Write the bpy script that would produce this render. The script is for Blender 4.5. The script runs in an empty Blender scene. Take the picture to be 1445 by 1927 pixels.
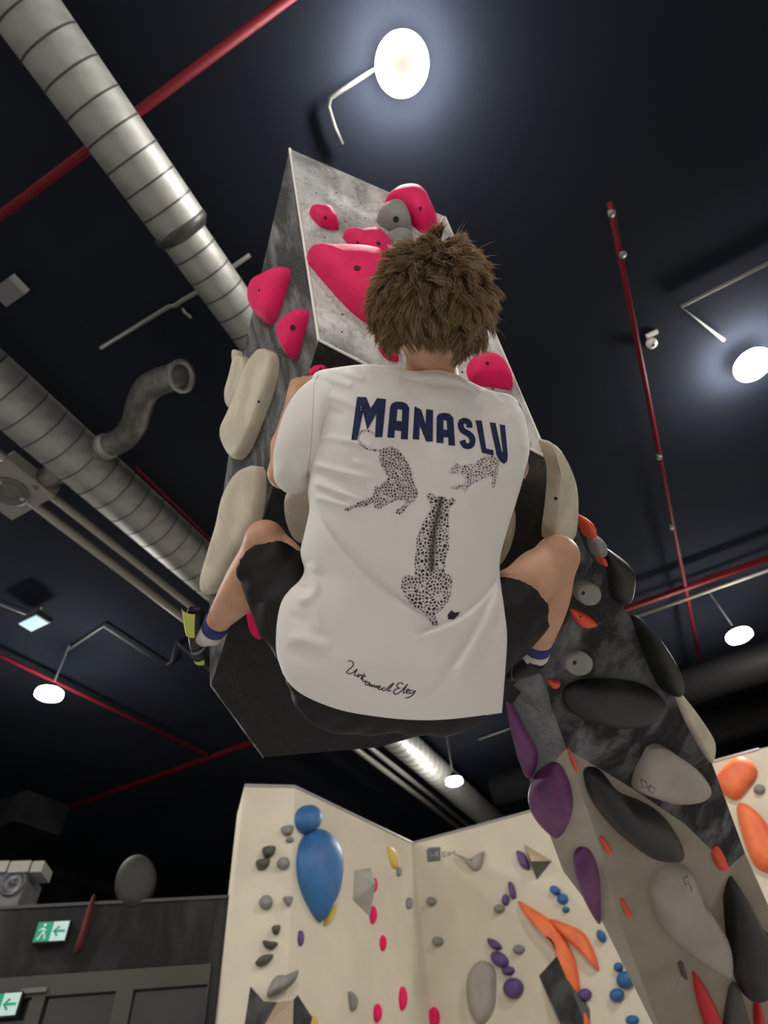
import bpy, bmesh, math, random
import numpy as np
from mathutils import Vector, Matrix
from mathutils.bvhtree import BVHTree
from mathutils.geometry import delaunay_2d_cdt

# ------------------------------------------------------------------ camera
FPX, CX, CY = 1027.0, 722.5, 963.5          # focal length and centre for a 1445 x 1927 frame
CAMZ = 1.5
def _n(v): return v / np.linalg.norm(v)
def _cd(px, py): return np.array([px - CX, -(py - CY), -FPX])
_U = _n(_cd(608, 65))                        # world up seen in camera axes
_Y = _cd(1500, 2045); _Y = _n(_Y - _U * np.dot(_Y, _U))
_X = np.cross(_Y, _U)
ROT = np.array([_X, _Y, _U])                 # camera axes -> world axes
ORG = np.array([0.0, 0.0, CAMZ])
scene = bpy.context.scene
cam_data = bpy.data.cameras.new('camera')
cam = bpy.data.objects.new('camera', cam_data)
scene.collection.objects.link(cam)
M4 = Matrix([list(ROT[0]) + [0], list(ROT[1]) + [0], list(ROT[2]) + [CAMZ], [0, 0, 0, 1]])
cam.matrix_world = M4
cam_data.sensor_fit = 'VERTICAL'
cam_data.sensor_height = 36.0
cam_data.lens = FPX / 1927.0 * 36.0
cam_data.clip_start = 0.05
cam_data.dof.use_dof = True
cam_data.dof.focus_distance = 1.48
cam_data.dof.aperture_fstop = 2.6
scene.camera = cam

world = bpy.data.worlds.new('world'); scene.world = world
world.use_nodes = True
world.node_tree.nodes['Background'].inputs[0].default_value = (0.012, 0.014, 0.02, 1)
world.node_tree.nodes['Background'].inputs[1].default_value = 1.0
vs = scene.view_settings
vs.view_transform = 'Standard'; vs.look = 'None'; vs.gamma = 1.0; vs.use_curve_mapping = False
vs.exposure = 1.2
LAMP_L = 220.0                                # radiance of the hall lamps

# ------------------------------------------------------------------ helpers
def ray(px, py): return ROT @ _cd(px, py)
def P(px, py, d): return ORG + ROT @ _cd(px, py) * (d / FPX)          # point at depth d along the view axis
def Pz(px, py, z):                                                     # point at world height z
    r = ray(px, py); return ORG + r * ((z - CAMZ) / r[2])
def PP(px, py, p0, n):                                                 # point on a plane
    r = ray(px, py); return ORG + r * (np.dot(p0 - ORG, n) / np.dot(r, n))
def pix(p):
    c = ROT.T @ (np.asarray(p, float) - ORG); return (CX - FPX * c[0] / c[2], CY + FPX * c[1] / c[2], -c[2])

def link(o, parent=None):
    scene.collection.objects.link(o)
    if parent is not None: o.parent = parent
    return o
def tag(o, label=None, cat=None, group=None, kind=None):
    if label: o['label'] = label
    if cat: o['category'] = cat
    if group: o['group'] = group
    if kind: o['kind'] = kind
    return o
def empty(name, loc=(0, 0, 0)):
    o = bpy.data.objects.new(name, None); o.location = loc; o.empty_display_size = 0.1
    return link(o)
def wl(p, parent):
    """world point -> local to an (unrotated) Empty parent chain"""
    q = np.asarray(p, float).copy()
    while parent is not None:
        q = q - np.array(parent.location); parent = parent.parent
    return q
def mesh_obj(name, verts, faces, mat, parent=None, smooth=False):
    off = wl(np.zeros(3), parent)
    vv = np.asarray(verts, float) + off
    me = bpy.data.meshes.new(name)
    me.from_pydata(vv.tolist(), [], [list(map(int, f)) for f in faces])
    me.validate(); me.update()
    if smooth: me.polygons.foreach_set('use_smooth', [True] * len(me.polygons))
    o = bpy.data.objects.new(name, me)
    if mat is not None: me.materials.append(mat)
    return link(o, parent)
class MB:
    def __init__(s): s.v = []; s.f = []
    def add(s, v, f):
        b = len(s.v); s.v += [tuple(map(float, q)) for q in v]; s.f += [tuple(int(i) + b for i in q) for q in f]; return s
    def box(s, lo, hi, M=None):
        x0, y0, z0 = lo; x1, y1, z1 = hi
        v = [(x0, y0, z0), (x1, y0, z0), (x1, y1, z0), (x0, y1, z0), (x0, y0, z1), (x1, y0, z1), (x1, y1, z1), (x0, y1, z1)]
        if M is not None: v = [M(np.array(q)) for q in v]
        return s.add(v, [(3, 2, 1, 0), (4, 5, 6, 7), (0, 1, 5, 4), (1, 2, 6, 5), (2, 3, 7, 6), (3, 0, 4, 7)])
    def tube(s, pts, rad, n=12, caps=True):
        pts = [np.asarray(p, float) for p in pts]
        if np.isscalar(rad): rad = [rad] * len(pts)
        T = [_n(pts[min(i + 1, len(pts) - 1)] - pts[max(i - 1, 0)]) for i in range(len(pts))]
        a = np.array([0, 0, 1.0]) if abs(T[0][2]) < .9 else np.array([1.0, 0, 0])
        u = _n(np.cross(T[0], a)); v = []; f = []
        for i, p in enumerate(pts):
            u = _n(u - T[i] * np.dot(u, T[i])); w = np.cross(T[i], u)
            for k in range(n):
                t = 2 * math.pi * k / n; v.append(p + rad[i] * (u * math.cos(t) + w * math.sin(t)))
        for i in range(len(pts) - 1):
            for k in range(n):
                k2 = (k + 1) % n; f.append((i * n + k, i * n + k2, (i + 1) * n + k2, (i + 1) * n + k))
        if caps: f.append(tuple(range(n - 1, -1, -1))); f.append(tuple((len(pts) - 1) * n + k for k in range(n)))
        return s.add(v, f)
    def lathe(s, c, prof, n=24, axis=(0, 0, 1)):
        ax = _n(np.asarray(axis, float)); a = np.array([1.0, 0, 0]) if abs(ax[0]) < .9 else np.array([0, 1.0, 0])
        u = _n(np.cross(ax, a)); w = np.cross(ax, u); v = []; f = []; c = np.asarray(c, float)
        for r, h in prof:
            for k in range(n):
                t = 2 * math.pi * k / n; v.append(c + ax * h + r * (u * math.cos(t) + w * math.sin(t)))
        for i in range(len(prof) - 1):
            for k in range(n):
                k2 = (k + 1) % n; f.append((i * n + k, i * n + k2, (i + 1) * n + k2, (i + 1) * n + k))
        return s.add(v, f)
    def build(s, name, mat, parent=None, smooth=False): return mesh_obj(name, s.v, s.f, mat, parent, smooth)

def spline(pts, n, closed=False):
    p = np.asarray(pts, float); m = len(p); out = []
    segs = m if closed else m - 1
    for i in range(segs):
        a, b, c, d = (p[(i - 1) % m], p[i], p[(i + 1) % m], p[(i + 2) % m]) if closed else (p[max(i - 1, 0)], p[i], p[i + 1], p[min(i + 2, m - 1)])
        for k in range(n):
            t = k / n
            out.append(.5 * ((2 * b) + (c - a) * t + (2 * a - 5 * b + 4 * c - d) * t * t + (3 * b - a - 3 * c + d) * t ** 3))
    if not closed: out.append(p[-1])
    return np.array(out)
def resample(pts, n):
    p = np.asarray(pts, float); s = np.r_[0, np.cumsum(np.linalg.norm(np.diff(p, axis=0), axis=1))]
    t = np.linspace(0, s[-1], n); return np.stack([np.interp(t, s, p[:, k]) for k in range(p.shape[1])], 1)

# ------------------------------------------------------------------ materials
def mat(name, col, rough=.6, metal=0., col2=None, scale=6., stretch=(1, 1, 1), lo=.4, hi=.6, bump=0., bscale=60., spec=.4,
        emit=None, strength=0., detail=6., alpha=None, trans=0., sheen=0.):
    m = bpy.data.materials.new(name); m.use_nodes = True
    nt = m.node_tree; b = nt.nodes['Principled BSDF']
    b.inputs['Base Color'].default_value = (*col, 1); b.inputs['Roughness'].default_value = rough
    b.inputs['Metallic'].default_value = metal; b.inputs['Specular IOR Level'].default_value = spec
    if trans: b.inputs['Transmission Weight'].default_value = trans
    if sheen: b.inputs['Sheen Weight'].default_value = sheen
    if emit:
        b.inputs['Emission Color'].default_value = (*emit, 1); b.inputs['Emission Strength'].default_value = strength
    if col2 or bump:
        tc = nt.nodes.new('ShaderNodeTexCoord')
    if col2:
        mp = nt.nodes.new('ShaderNodeMapping'); mp.inputs['Scale'].default_value = stretch
        nz = nt.nodes.new('ShaderNodeTexNoise'); nz.inputs['Scale'].default_value = scale; nz.inputs['Detail'].default_value = detail
        rp = nt.nodes.new('ShaderNodeValToRGB'); rp.color_ramp.elements[0].position = lo; rp.color_ramp.elements[1].position = hi
        rp.color_ramp.elements[0].color = (*col, 1); rp.color_ramp.elements[1].color = (*col2, 1)
        nt.links.new(tc.outputs['Object'], mp.inputs[0]); nt.links.new(mp.outputs[0], nz.inputs['Vector'])
        nt.links.new(nz.outputs[0], rp.inputs[0]); nt.links.new(rp.outputs[0], b.inputs['Base Color'])
    if bump:
        n2 = nt.nodes.new('ShaderNodeTexNoise'); n2.inputs['Scale'].default_value = bscale; n2.inputs['Detail'].default_value = 4
        bp = nt.nodes.new('ShaderNodeBump'); bp.inputs['Strength'].default_value = bump; bp.inputs['Distance'].default_value = .01
        nt.links.new(tc.outputs['Object'], n2.inputs['Vector']); nt.links.new(n2.outputs[0], bp.inputs['Height'])
        nt.links.new(bp.outputs[0], b.inputs['Normal'])
    return m
def chalk_mat(name, base, chalk, stain, sc=3.0, stretch=(1, 1, .35), lo=.45, hi=.75, dust=.62):
    """textured climbing paint with hand chalk: broad smears, fine streaks and speckles"""
    m = mat(name, base, rough=.85, bump=.35, bscale=180, spec=.25)
    nt = m.node_tree; b = nt.nodes['Principled BSDF']; tc = next(n for n in nt.nodes if n.type == 'TEX_COORD')
    mp = nt.nodes.new('ShaderNodeMapping'); mp.inputs['Scale'].default_value = stretch
    nt.links.new(tc.outputs['Object'], mp.inputs[0])
    def noise(s, d, w=0., r=.6):
        n = nt.nodes.new('ShaderNodeTexNoise'); n.inputs['Scale'].default_value = s; n.inputs['Detail'].default_value = d
        n.inputs['Roughness'].default_value = r; n.inputs['Distortion'].default_value = w
        nt.links.new(mp.outputs[0], n.inputs['Vector']); return n.outputs[0]
    def ramp(x, a, c):
        r = nt.nodes.new('ShaderNodeMapRange'); r.inputs[1].default_value = a; r.inputs[2].default_value = c; r.clamp = True
        nt.links.new(x, r.inputs[0]); return r.outputs[0]
    def mix(f, a, c):
        x = nt.nodes.new('ShaderNodeMix'); x.data_type = 'RGBA'
        nt.links.new(f, x.inputs['Factor'])
        for s, q in ((6, a), (7, c)):
            if isinstance(q, tuple): x.inputs[s].default_value = (*q, 1)
            else: nt.links.new(q, x.inputs[s])
        return x.outputs[2]
    c = mix(ramp(noise(sc, 8, .8), lo, hi), base, chalk)
    c = mix(ramp(noise(sc * 5, 10, 1.5, .7), .5, .8), c, stain)
    c = mix(ramp(noise(sc * 40, 2), dust, dust + .1), c, chalk)
    nt.links.new(c, b.inputs['Base Color'])
    return m
MT = {}
MT['ceiling'] = mat('ceiling_black', (.0092, .0120, .0185), .9, spec=.05, col2=(.0125, .0153, .0220), scale=.6, lo=.3, hi=.7)
MT['floor'] = mat('mat_vinyl', (.42, .41, .40), .6, col2=(.5, .49, .48), scale=2)
MT['dark_wall'] = mat('dark_wall', (.006, .006, .007), .9, spec=.06, col2=(.010, .010, .011), scale=2)
MT['white_wall'] = mat('white_wall_paint', (.66, .60, .475), .75, col2=(.56, .505, .395), scale=1.4, lo=.35, hi=.75, bump=.15, bscale=90)
MT['pale_wall'] = mat('pale_wall_paint', (.6, .57, .52), .8)
MT['black_wall'] = chalk_mat('black_wall_chalk', (.013, .013, .014), (.085, .085, .085), (.022, .022, .023), sc=.9, lo=.5, hi=.85, dust=.72)
MT['galv'] = mat('galvanised', (.25, .255, .235), .55, .6, col2=(.33, .335, .31), scale=5, bump=.08, bscale=25)
MT['galv_rim'] = mat('galvanised_rim', (.07, .07, .065), .5, .6)
MT['flex'] = mat('flex_duct', (.13, .13, .12), .5, .7, col2=(.2, .2, .18), scale=10)
MT['pipe'] = mat('pale_pipe', (.22, .21, .185), .45, .3)
MT['red'] = mat('red_pipe', (.085, .004, .008), .6, spec=.12)
MT['darkduct'] = mat('dark_duct', (.009, .009, .010), .6, .0, spec=.18)
MT['conduit'] = mat('conduit', (.12, .118, .108), .5, .2)
MT['cable'] = mat('cable', (.25, .25, .25), .6)
MT['lamp_body'] = mat('lamp_body', (.03, .03, .035), .5, .4)
MT['lamp'] = mat('lamp_light', (1, 1, 1), .5, emit=(1.0, .955, .90), strength=LAMP_L)
MT['lamp_core'] = mat('lamp_core', (.02, .019, .017), .7, spec=.1, emit=(1.0, .86, .70), strength=.16)
# ------------------------------------------------------------------ setting
CEIL = CAMZ + 5.75
def struct(o): return tag(o, kind='structure')
struct(MB().box((-16, -12, CEIL), (9, 20, CEIL + .2)).build('ceiling', MT['ceiling']))
struct(MB().box((-16, -12, -.2), (9, 20, 0)).build('floor', MT['floor']))
struct(MB().box((-16.2, -12, 0), (-16, 20, CEIL)).build('wall_left', MT['dark_wall']))
struct(MB().box((9, -12, 0), (9.2, 20, CEIL)).build('wall_right', MT['dark_wall']))
struct(MB().box((-16, 20, 0), (9, 20.2, CEIL)).build('wall_far', MT['dark_wall']))
struct(MB().box((-16, -12.2, 0), (9, -12, CEIL)).build('wall_behind', MT['pale_wall']))
# white climbing wall: a prism with its inner corner
WT = CAMZ + 3.0
def prism(poly, z0, z1):
    m = MB(); n = len(poly)
    v = [(x, y, z0) for x, y in poly] + [(x, y, z1) for x, y in poly]
    return m.add(v, [tuple(range(n - 1, -1, -1)), tuple(range(n, 2 * n))] + [(i, (i + 1) % n, n + (i + 1) % n, n + i) for i in range(n)])
ww_l = prism([(-3.84, 8.86), (-4.11, 5.95), (-4.57, 5.53), (-5.2, 6.2), (-5.0, 9.9), (-3.84, 9.9)], 0, WT).build('wall_white_left', MT['white_wall'])
ww_b = prism([(-3.84, 9.9), (-3.84, 8.86), (1.36, 8.9), (6.0, 9.2), (6.0, 9.9)], 0, WT).build('wall_white_back', MT['white_wall'])
struct(ww_l); struct(ww_b)
# grey rims along the top of the white walls
m = MB()
for a, b in (((-4.57, 5.53), (-4.11, 5.95)), ((-4.11, 5.95), (-3.84, 8.86)), ((-3.84, 8.86), (1.36, 8.9))):
    m.tube([(*a, WT), (*b, WT)], .018, 6)
struct(m.build('trim_1', mat('rim_grey', (.35, .33, .3), .6)))
# black wall with glazed doors at the left
BA, BB = Pz(440, 1690, CAMZ + 2.0), Pz(140, 1705, CAMZ + 2.0)
bdir = _n(BA - BB); bdir[2] = 0; bdir = _n(bdir); bnor = np.array([bdir[1], -bdir[0], 0.])    # towards the camera
if np.dot(bnor, ORG - BA) < 0: bnor = -bnor
BT = CAMZ + 2.0
def bp(px, py, out=0.): return PP(px, py, BA, bnor) + bnor * out
def bw(s, z, o=0.): return np.array([BA[0], BA[1], 0]) + bdir * s + bnor * o + np.array([0, 0, z])
def bs(px, py):
    q = PP(px, py, BA, bnor); return float(np.dot(q - BA, bdir)), float(q[2])
def bbox(m, s0, s1, z0, z1, o0, o1): return m.box((s0, o0, z0), (s1, o1, z1), lambda q: bw(q[0], q[2], q[1]))
s_r, z_top_fr = bs(390, 1808); s_l, z_l = bs(0, 1850)
zf = bs(200, 1828)[1]
m = MB(); bbox(m, -7.0, .55, zf, BT, -.25, 0); bbox(m, s_r + .05, .55, 0, zf, -.25, 0); bbox(m, -7.0, -4.2, 0, zf, -.25, 0)
struct(m.build('wall_black', MT['black_wall']))
m = MB(); bbox(m, -7.0, .55, BT, BT + .03, -.26, .02); struct(m.build('trim_2', mat('wall_cap', (.06, .06, .06), .7)))
MT['frame'] = mat('door_frame_bronze', (.05, .046, .039), .5, .3)
MT['glass'] = mat('dark_glass', (.015, .017, .016), .12, spec=.6)
fr = []
edges = [bs(385, 1900)[0], bs(245, 1900)[0], bs(212, 1900)[0], bs(80, 1900)[0], bs(55, 1900)[0], bs(-120, 1900)[0]]
d1 = empty('door_1', tuple(bw(-1, 0))); struct(d1)
def fpart(name, s0, s1, z0, z1, o0, o1, mt):
    m = MB(); bbox(m, s0, s1, z0, z1, o0, o1); return m.build(name, mt, d1)
fpart('door_header', -4.2, s_r + .05, zf - .17, zf, -.12, .03, MT['frame'])
for a, b in ((edges[0], s_r + .05), (edges[2], edges[1]), (edges[4], edges[3]), (-4.2, -4.08)):
    fpart('door_post', min(a, b), max(a, b), 0, zf - .17, -.12, .03, MT['frame'])
for a, b in ((edges[1], edges[0]), (edges[3], edges[2]), (-4.08, edges[4])):
    fpart('door_pane', a, b, 0, zf - .17, -.07, -.05, MT['glass'])
fpart('door_closer', bs(42, 1868)[0], bs(92, 1860)[0], bs(68, 1870)[1], bs(68, 1861)[1], .03, .07, MT['conduit'])

# ------------------------------------------------------------------ ceiling services
def spiral_duct(name, label, p0, p1, r, step, group=None, r_end=None):
    p0 = np.array(p0, float); p1 = np.array(p1, float); L = np.linalg.norm(p1 - p0); ax = (p1 - p0) / L
    root = empty(name, tuple(p0)); tag(root, label, 'duct', group)
    n = max(2, int(round(L / step))); st = L / n
    a = np.array([0, 0, 1.]); u = np.cross(ax, a)
    m = MB().lathe((0, 0, 0), [(r, 0), (r, st)], 40, ax)
    m.lathe((0, 0, 0), [(r, -.002), (r + .005, .001)], 40, ax).lathe((0, 0, 0), [(r + .005, .001), (r + .005, .009)], 40, ax).lathe((0, 0, 0), [(r + .005, .009), (r, .012)], 40, ax)
    me = bpy.data.meshes.new('duct_section'); me.from_pydata([list(q) for q in m.v], [], m.f); me.materials.append(MT['galv']); me.materials.append(MT['galv_rim']); me.polygons.foreach_set('material_index', [0 if i < 40 else 1 for i in range(len(me.polygons))])
    me.polygons.foreach_set('use_smooth', [True] * len(me.polygons)); me.update()
    for i in range(n):
        o = bpy.data.objects.new('duct_section', me); o.location = tuple(ax * st * i); link(o, root)
    return root
DZ = CAMZ + 5.2
DUCT_A = spiral_duct('ventilation_duct', 'wide galvanised spiral duct crossing the upper left corner', (-1.71, -2.2, DZ), (-1.71, .50, DZ), .235, .19)
spiral_duct('ventilation_duct', 'narrower galvanised spiral duct running behind the boulder top', (-1.74, .50, DZ), (-1.78, 7.6, DZ), .20, .19)
m = MB().lathe((-1.72, .47, DZ), [(.20, .10), (.238, .06), (.250, .05), (.250, .0), (.235, -.01)], 28, (0, 1, 0))
m.build('duct_collar', MT['galv_rim'], DUCT_A, True)
DUCT_C = spiral_duct('ventilation_duct', 'large grey spiral duct with hose branch at middle left', (-4.24, -1.6, DZ), (-4.3, 16, DZ), .295, .24)
# hanger rod along the wide duct
def pipe(name, label, cat, pts, r, mt, group=None, n=10):
    return tag(MB().tube(pts, r, n).build(name, mt, None, True), label, cat, group)
pipe('ceiling_pipe', 'pale pipe beside the large grey duct, outer of the pair', 'pipe', [(-5.06, -.5, DZ - .12), (-5.06, 18, DZ - .12)], .055, MT['pipe'])
pipe('ceiling_pipe', 'pale pipe beside the large grey duct, inner of the pair', 'pipe', [(-4.84, -.5, DZ - .08), (-4.84, 18, DZ - .08)], .05, MT['pipe'])
RZ = CAMZ + 5.45
k = 5.45 / 5.2
pipe('sprinkler_pipe', 'red sprinkler pipe passing behind the wide duct at upper left', 'pipe', [(-8, -.27 * k, RZ), (.2, -.27 * k, RZ)], .036, MT['red'])
pipe('sprinkler_pipe', 'thick red pipe crossing at the right behind the tall thin one', 'pipe', [(-14, 8.15 * k, RZ), (8.5, 8.1 * k, RZ)], .055, MT['red'])
pipe('ceiling_pipe', 'pale pipe just beneath the thick red pipe at the right', 'pipe', [(-.5, 8.42 * k, RZ), (8.5, 8.38 * k, RZ)], .035, MT['pipe'])
THIN = pipe('sprinkler_pipe', 'long thin red pipe running down the right side of the ceiling', 'pipe', [(1.66 * k, 2.15 * k, RZ + .1), (1.63 * k, 2.2 * k, RZ), (1.52 * k, 11, RZ)], .028, MT['red'])
pipe('sprinkler_pipe', 'thin red pipe alongside the large grey duct', 'pipe', [Pz(255, 880, RZ), Pz(425, 1045, RZ), Pz(425, 1045, RZ) + (0, 6, 0)], .022, MT['red'])
pipe('sprinkler_pipe', 'dim red pipe at lower left behind the hanging lamp', 'pipe', [Pz(-60, 1205, RZ), Pz(390, 1420, RZ)], .03, MT['red'])
for j, (x, y) in enumerate(((1148, 400), (1169, 477), (1238, 858), (1262, 990))):
    c = Pz(x, y, RZ - .04)
    MB().lathe(c, [(.0, -.05), (.035, -.045), (.035, -.035), (.012, -.03), (.012, .04)], 10).build('sprinkler_head', MT['conduit'], THIN, True)
# black round ducts far right
spans = [((-.5, 11.3, DZ), (8.8, 11.3, DZ), 'black duct above the orange holds, the nearer of two'), ((-3.6, 13.5, DZ), (8.8, 13.5, DZ), 'black duct behind, the farther of two, ending near the small lamp')]
for a, b, lab in spans:
    tag(MB().tube([np.array(a), np.array(b)], .34, 24).build('black_duct', MT['darkduct'], None, True), lab, 'duct')
# conduits
def conduit(label, pts, r=.016): return pipe('cable_conduit', label, 'conduit', pts, r, MT['conduit'], n=8)
CZ = CEIL - .06
conduit('straight pale conduit between the two big ducts', [Pz(190, 655, CZ), Pz(318, 577, CZ), Pz(330, 575, CZ - .03), Pz(342, 566, CZ - .03), Pz(372, 549, CZ), Pz(470, 480, CZ)], .022)
conduit('short bent conduit stub below the straight pale conduit', [Pz(343, 580, CZ), Pz(347, 588, CZ), Pz(360, 598, CZ)], .016)
conduit('angled conduit feeding the lamp at right edge', [Pz(1560, 438, CZ), Pz(1281, 577, CZ), Pz(1362, 640, CZ)], .02)
conduit('bent conduit beside the bright lamp overhead', [Pz(705, 130, CZ), Pz(640, 172, CZ), Pz(622, 184, CZ), Pz(618, 200, CZ), Pz(630, 240, CZ), Pz(644, 272, CZ)], .017)
conduit('zigzag conduit above the lamp at lower left', [Pz(130, 1222, CZ), Pz(195, 1178, CZ), Pz(310, 1252, CZ), Pz(322, 1245, CZ), Pz(330, 1208, CZ), Pz(395, 1262, CZ)], .022)
conduit('thin conduit left of the black duct behind the climber', [Pz(900, 1392, CZ), Pz(985, 1362, CZ)], .02)
# flexible branch from the large duct
fp = [Pz(*q, DZ - .02 * i) for i, q in enumerate(((150, 872), (195, 843), (228, 828), (252, 800), (262, 765), (275, 735), (300, 718), (335, 708)))]
fp = spline(fp, 8)
root = DUCT_C
m = MB(); rr = [.125 + .008 * (i % 2) for i in range(len(fp))]; m.tube(fp, rr, 18); root = tag(m.build('branch_hose', MT['flex'], root, True), 'bent flexible hose')
e = fp[-1]; ed = _n(fp[-1] - fp[-3]); ed = _n(ed + np.array([0, 0, -.5]))
MB().lathe(e, [(.125, -.05), (.135, -.04), (.135, .03), (.165, .045), (.165, .06), (.125, .06), (.115, .03)], 24, ed).build('outlet_flange', MT['galv'], root, True)
MB().lathe(e, [(.0, .02), (.075, .03), (.115, .025)], 24, ed).build('valve_disc', MT['flex'], root, True)
c = fp[9]; MB().lathe(c, [(.13, -.05), (.142, -.04), (.142, .04), (.13, .05)], 24, _n(fp[11] - fp[8])).build('clamp_ring', MT['galv'], root, True)
# second short branch with a vent at the left edge
vc = Pz(28, 915, DZ - .1); 
root = empty('air_vent', tuple(vc)); tag(root, 'pale square air vent with round opening at the left edge', 'air vent')
MB().tube([Pz(128, 885, DZ), Pz(70, 908, DZ - .05)], .12, 18).build('hose', MT['flex'], root, True)
MB().box(vc + (-.38, -.3, -.06), vc + (.30, .3, .1)).build('vent_box', mat('vent_white', (.25, .24, .22), .6), root)
MB().lathe(vc + (-.04, 0, -.06), [(.20, .0), (.20, -.03), (.17, -.03), (.16, 0), (.1, -.02), (.02, -.03), (0, -.03)], 24).build('vent_ring', mat('vent_ring_grey', (.12, .12, .11), .5), root, True)

# small ceiling fittings
sd = Pz(1226, 646, CEIL - .03); root = empty('smoke_detector', tuple(sd)); tag(root, 'round white smoke detector with tag beside thin red pipe', 'smoke detector')
MT['plastic'] = mat('white_plastic', (.5, .49, .45), .5)
MB().lathe(sd, [(.0, -.05), (.03, -.05), (.055, -.03), (.06, .0), (.055, .03)], 20).build('detector_body', MT['plastic'], root, True)
MB().lathe(sd, [(.0, -.055), (.02, -.055), (.022, -.048)], 14).build('detector_cap', MT['lamp_body'], root, True)
a = Pz(1227, 629, CEIL - .02); MB().box(a + (-.065, -.022, -.01), a + (.065, .022, .02)).build('label_tag', MT['plastic'], root)
wa = Pz(15, 548, CEIL - .25); root = empty('wall_speaker', tuple(wa)); tag(root, 'small grey bracketed speaker at left edge of ceiling', 'speaker')
MB().box(wa + (-.10, -.08, -.06), wa + (.14, .09, .07)).build('speaker_body', mat('speaker_grey', (.14, .14, .135), .5), root)
MB().box(wa + (-.03, -.03, .07), wa + (.03, .03, .25)).build('bracket', MT['lamp_body'], root)
el = Pz(66, 1168, CEIL - .25); root = empty('emergency_light', tuple(el)); tag(root, 'bluish emergency light box on dark ceiling at left', 'light')
MB().box(el + (-.20, -.13, -.04), el + (.20, .13, .05)).build('light_body', MT['lamp_body'], root)
MB().box(el + (-.18, -.11, -.055), el + (.18, .11, -.04)).build('light_lens', mat('cool_lens', (.3, .4, .45), .4, emit=(.55, .85, 1.0), strength=.14), root)
MB().tube([el + (0, 0, .05), el + (0, 0, .25)], .012, 6).build('hanger', MT['cable'], root)
# cable from the emergency light
conduit('thin conduit leading to the emergency light at left', [Pz(-20, 1130, CZ), Pz(58, 1160, CZ)], .014)
bx = Pz(60, 1540, CEIL - 1.1)
tag(MB().box(bx + (-1.9, -.5, -.25), bx + (.3, .5, .3)).build('air_handling_box', MT['dark_wall']), 'dark ceiling box above the black wall at lower left', 'air unit')

# ------------------------------------------------------------------ lamps
LZ = CAMZ + 5.5
lamps = [(Pz(757, 122, LZ), 'bright round lamp with dark core directly above the boulder', 1.08), (Pz(1418, 688, LZ), 'bright round lamp at the right edge', 1.05),
         (Pz(1392, 1198, CAMZ + 4.75), 'hanging round lamp above the thick black duct at right', 1.), (Pz(92, 1308, CAMZ + 4.85), 'hanging round lamp at the lower left', 1.),
         (Pz(855, 1472, CAMZ + 4.55), 'small distant lamp just beneath the climber', .85)]
hid = [(4.6, -4.2), (-1.2, -5.2), (-6.5, -4.6), (4.8, -9), (-1, -9.8), (-7.5, .6), (7.3, 2.2)]
for x, y in hid:
    q = pix((x, y, LZ))
    if q[2] > 0 and -60 < q[0] < 1505 and -60 < q[1] < 1990: continue
    lamps.append((np.array([x, y, LZ]), None, 1.))
nh = 0
for c, lab, s in lamps:
    root = empty('hall_lamp', tuple(c)); 
    if lab is None:
        nh += 1; lab = 'round hall lamp outside the picture behind the viewer'
        tag(root, lab, 'lamp', 'hall lamps behind the viewer')
    else: tag(root, lab, 'lamp')
    R = .195 * s
    MB().lathe(c, [(R * .40, -.012), (R * .52, -.03), (R * .8, -.032), (R * .98, -.012), (R, .02), (R * .96, .05)], 32).build('light_ring', MT['lamp'], root, True)
    MB().lathe(c, [(0, -.004), (R * .28, -.006), (R * .40, -.012)], 24).build('lamp_core', MT['lamp_core'], root, True)
    MB().lathe(c, [(R * .95, .05), (R * .7, .09), (R * .4, .13), (R * .3, .18), (0, .18)], 24).build('lamp_housing', MT['lamp_body'], root, True)
    MB().tube([c + (0, 0, .17), (c[0], c[1], CEIL)], .012, 6).build('hanger', MT['cable'], root)
# ------------------------------------------------------------------ the boulder
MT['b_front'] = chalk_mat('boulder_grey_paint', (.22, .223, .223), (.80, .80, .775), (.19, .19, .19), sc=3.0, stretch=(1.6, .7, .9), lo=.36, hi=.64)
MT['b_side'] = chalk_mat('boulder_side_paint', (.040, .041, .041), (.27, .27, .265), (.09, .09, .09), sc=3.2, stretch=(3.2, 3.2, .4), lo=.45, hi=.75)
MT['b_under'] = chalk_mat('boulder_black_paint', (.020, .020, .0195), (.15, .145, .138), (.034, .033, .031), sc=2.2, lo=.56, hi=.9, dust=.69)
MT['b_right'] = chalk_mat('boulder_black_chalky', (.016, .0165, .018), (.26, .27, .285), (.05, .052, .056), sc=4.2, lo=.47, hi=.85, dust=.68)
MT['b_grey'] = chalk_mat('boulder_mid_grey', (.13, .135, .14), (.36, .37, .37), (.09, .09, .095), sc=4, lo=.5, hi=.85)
MT['b_base'] = mat('boulder_base_plywood', (.30, .26, .205), .7, col2=(.25, .215, .17), scale=2.5, bump=.2, bscale=120)
MT['b_strip'] = mat('boulder_edge_strip', (.40, .37, .305), .7, col2=(.33, .30, .24), scale=3)
MT['edge'] = mat('boulder_edge_wood', (.85, .83, .77), .7)

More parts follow.
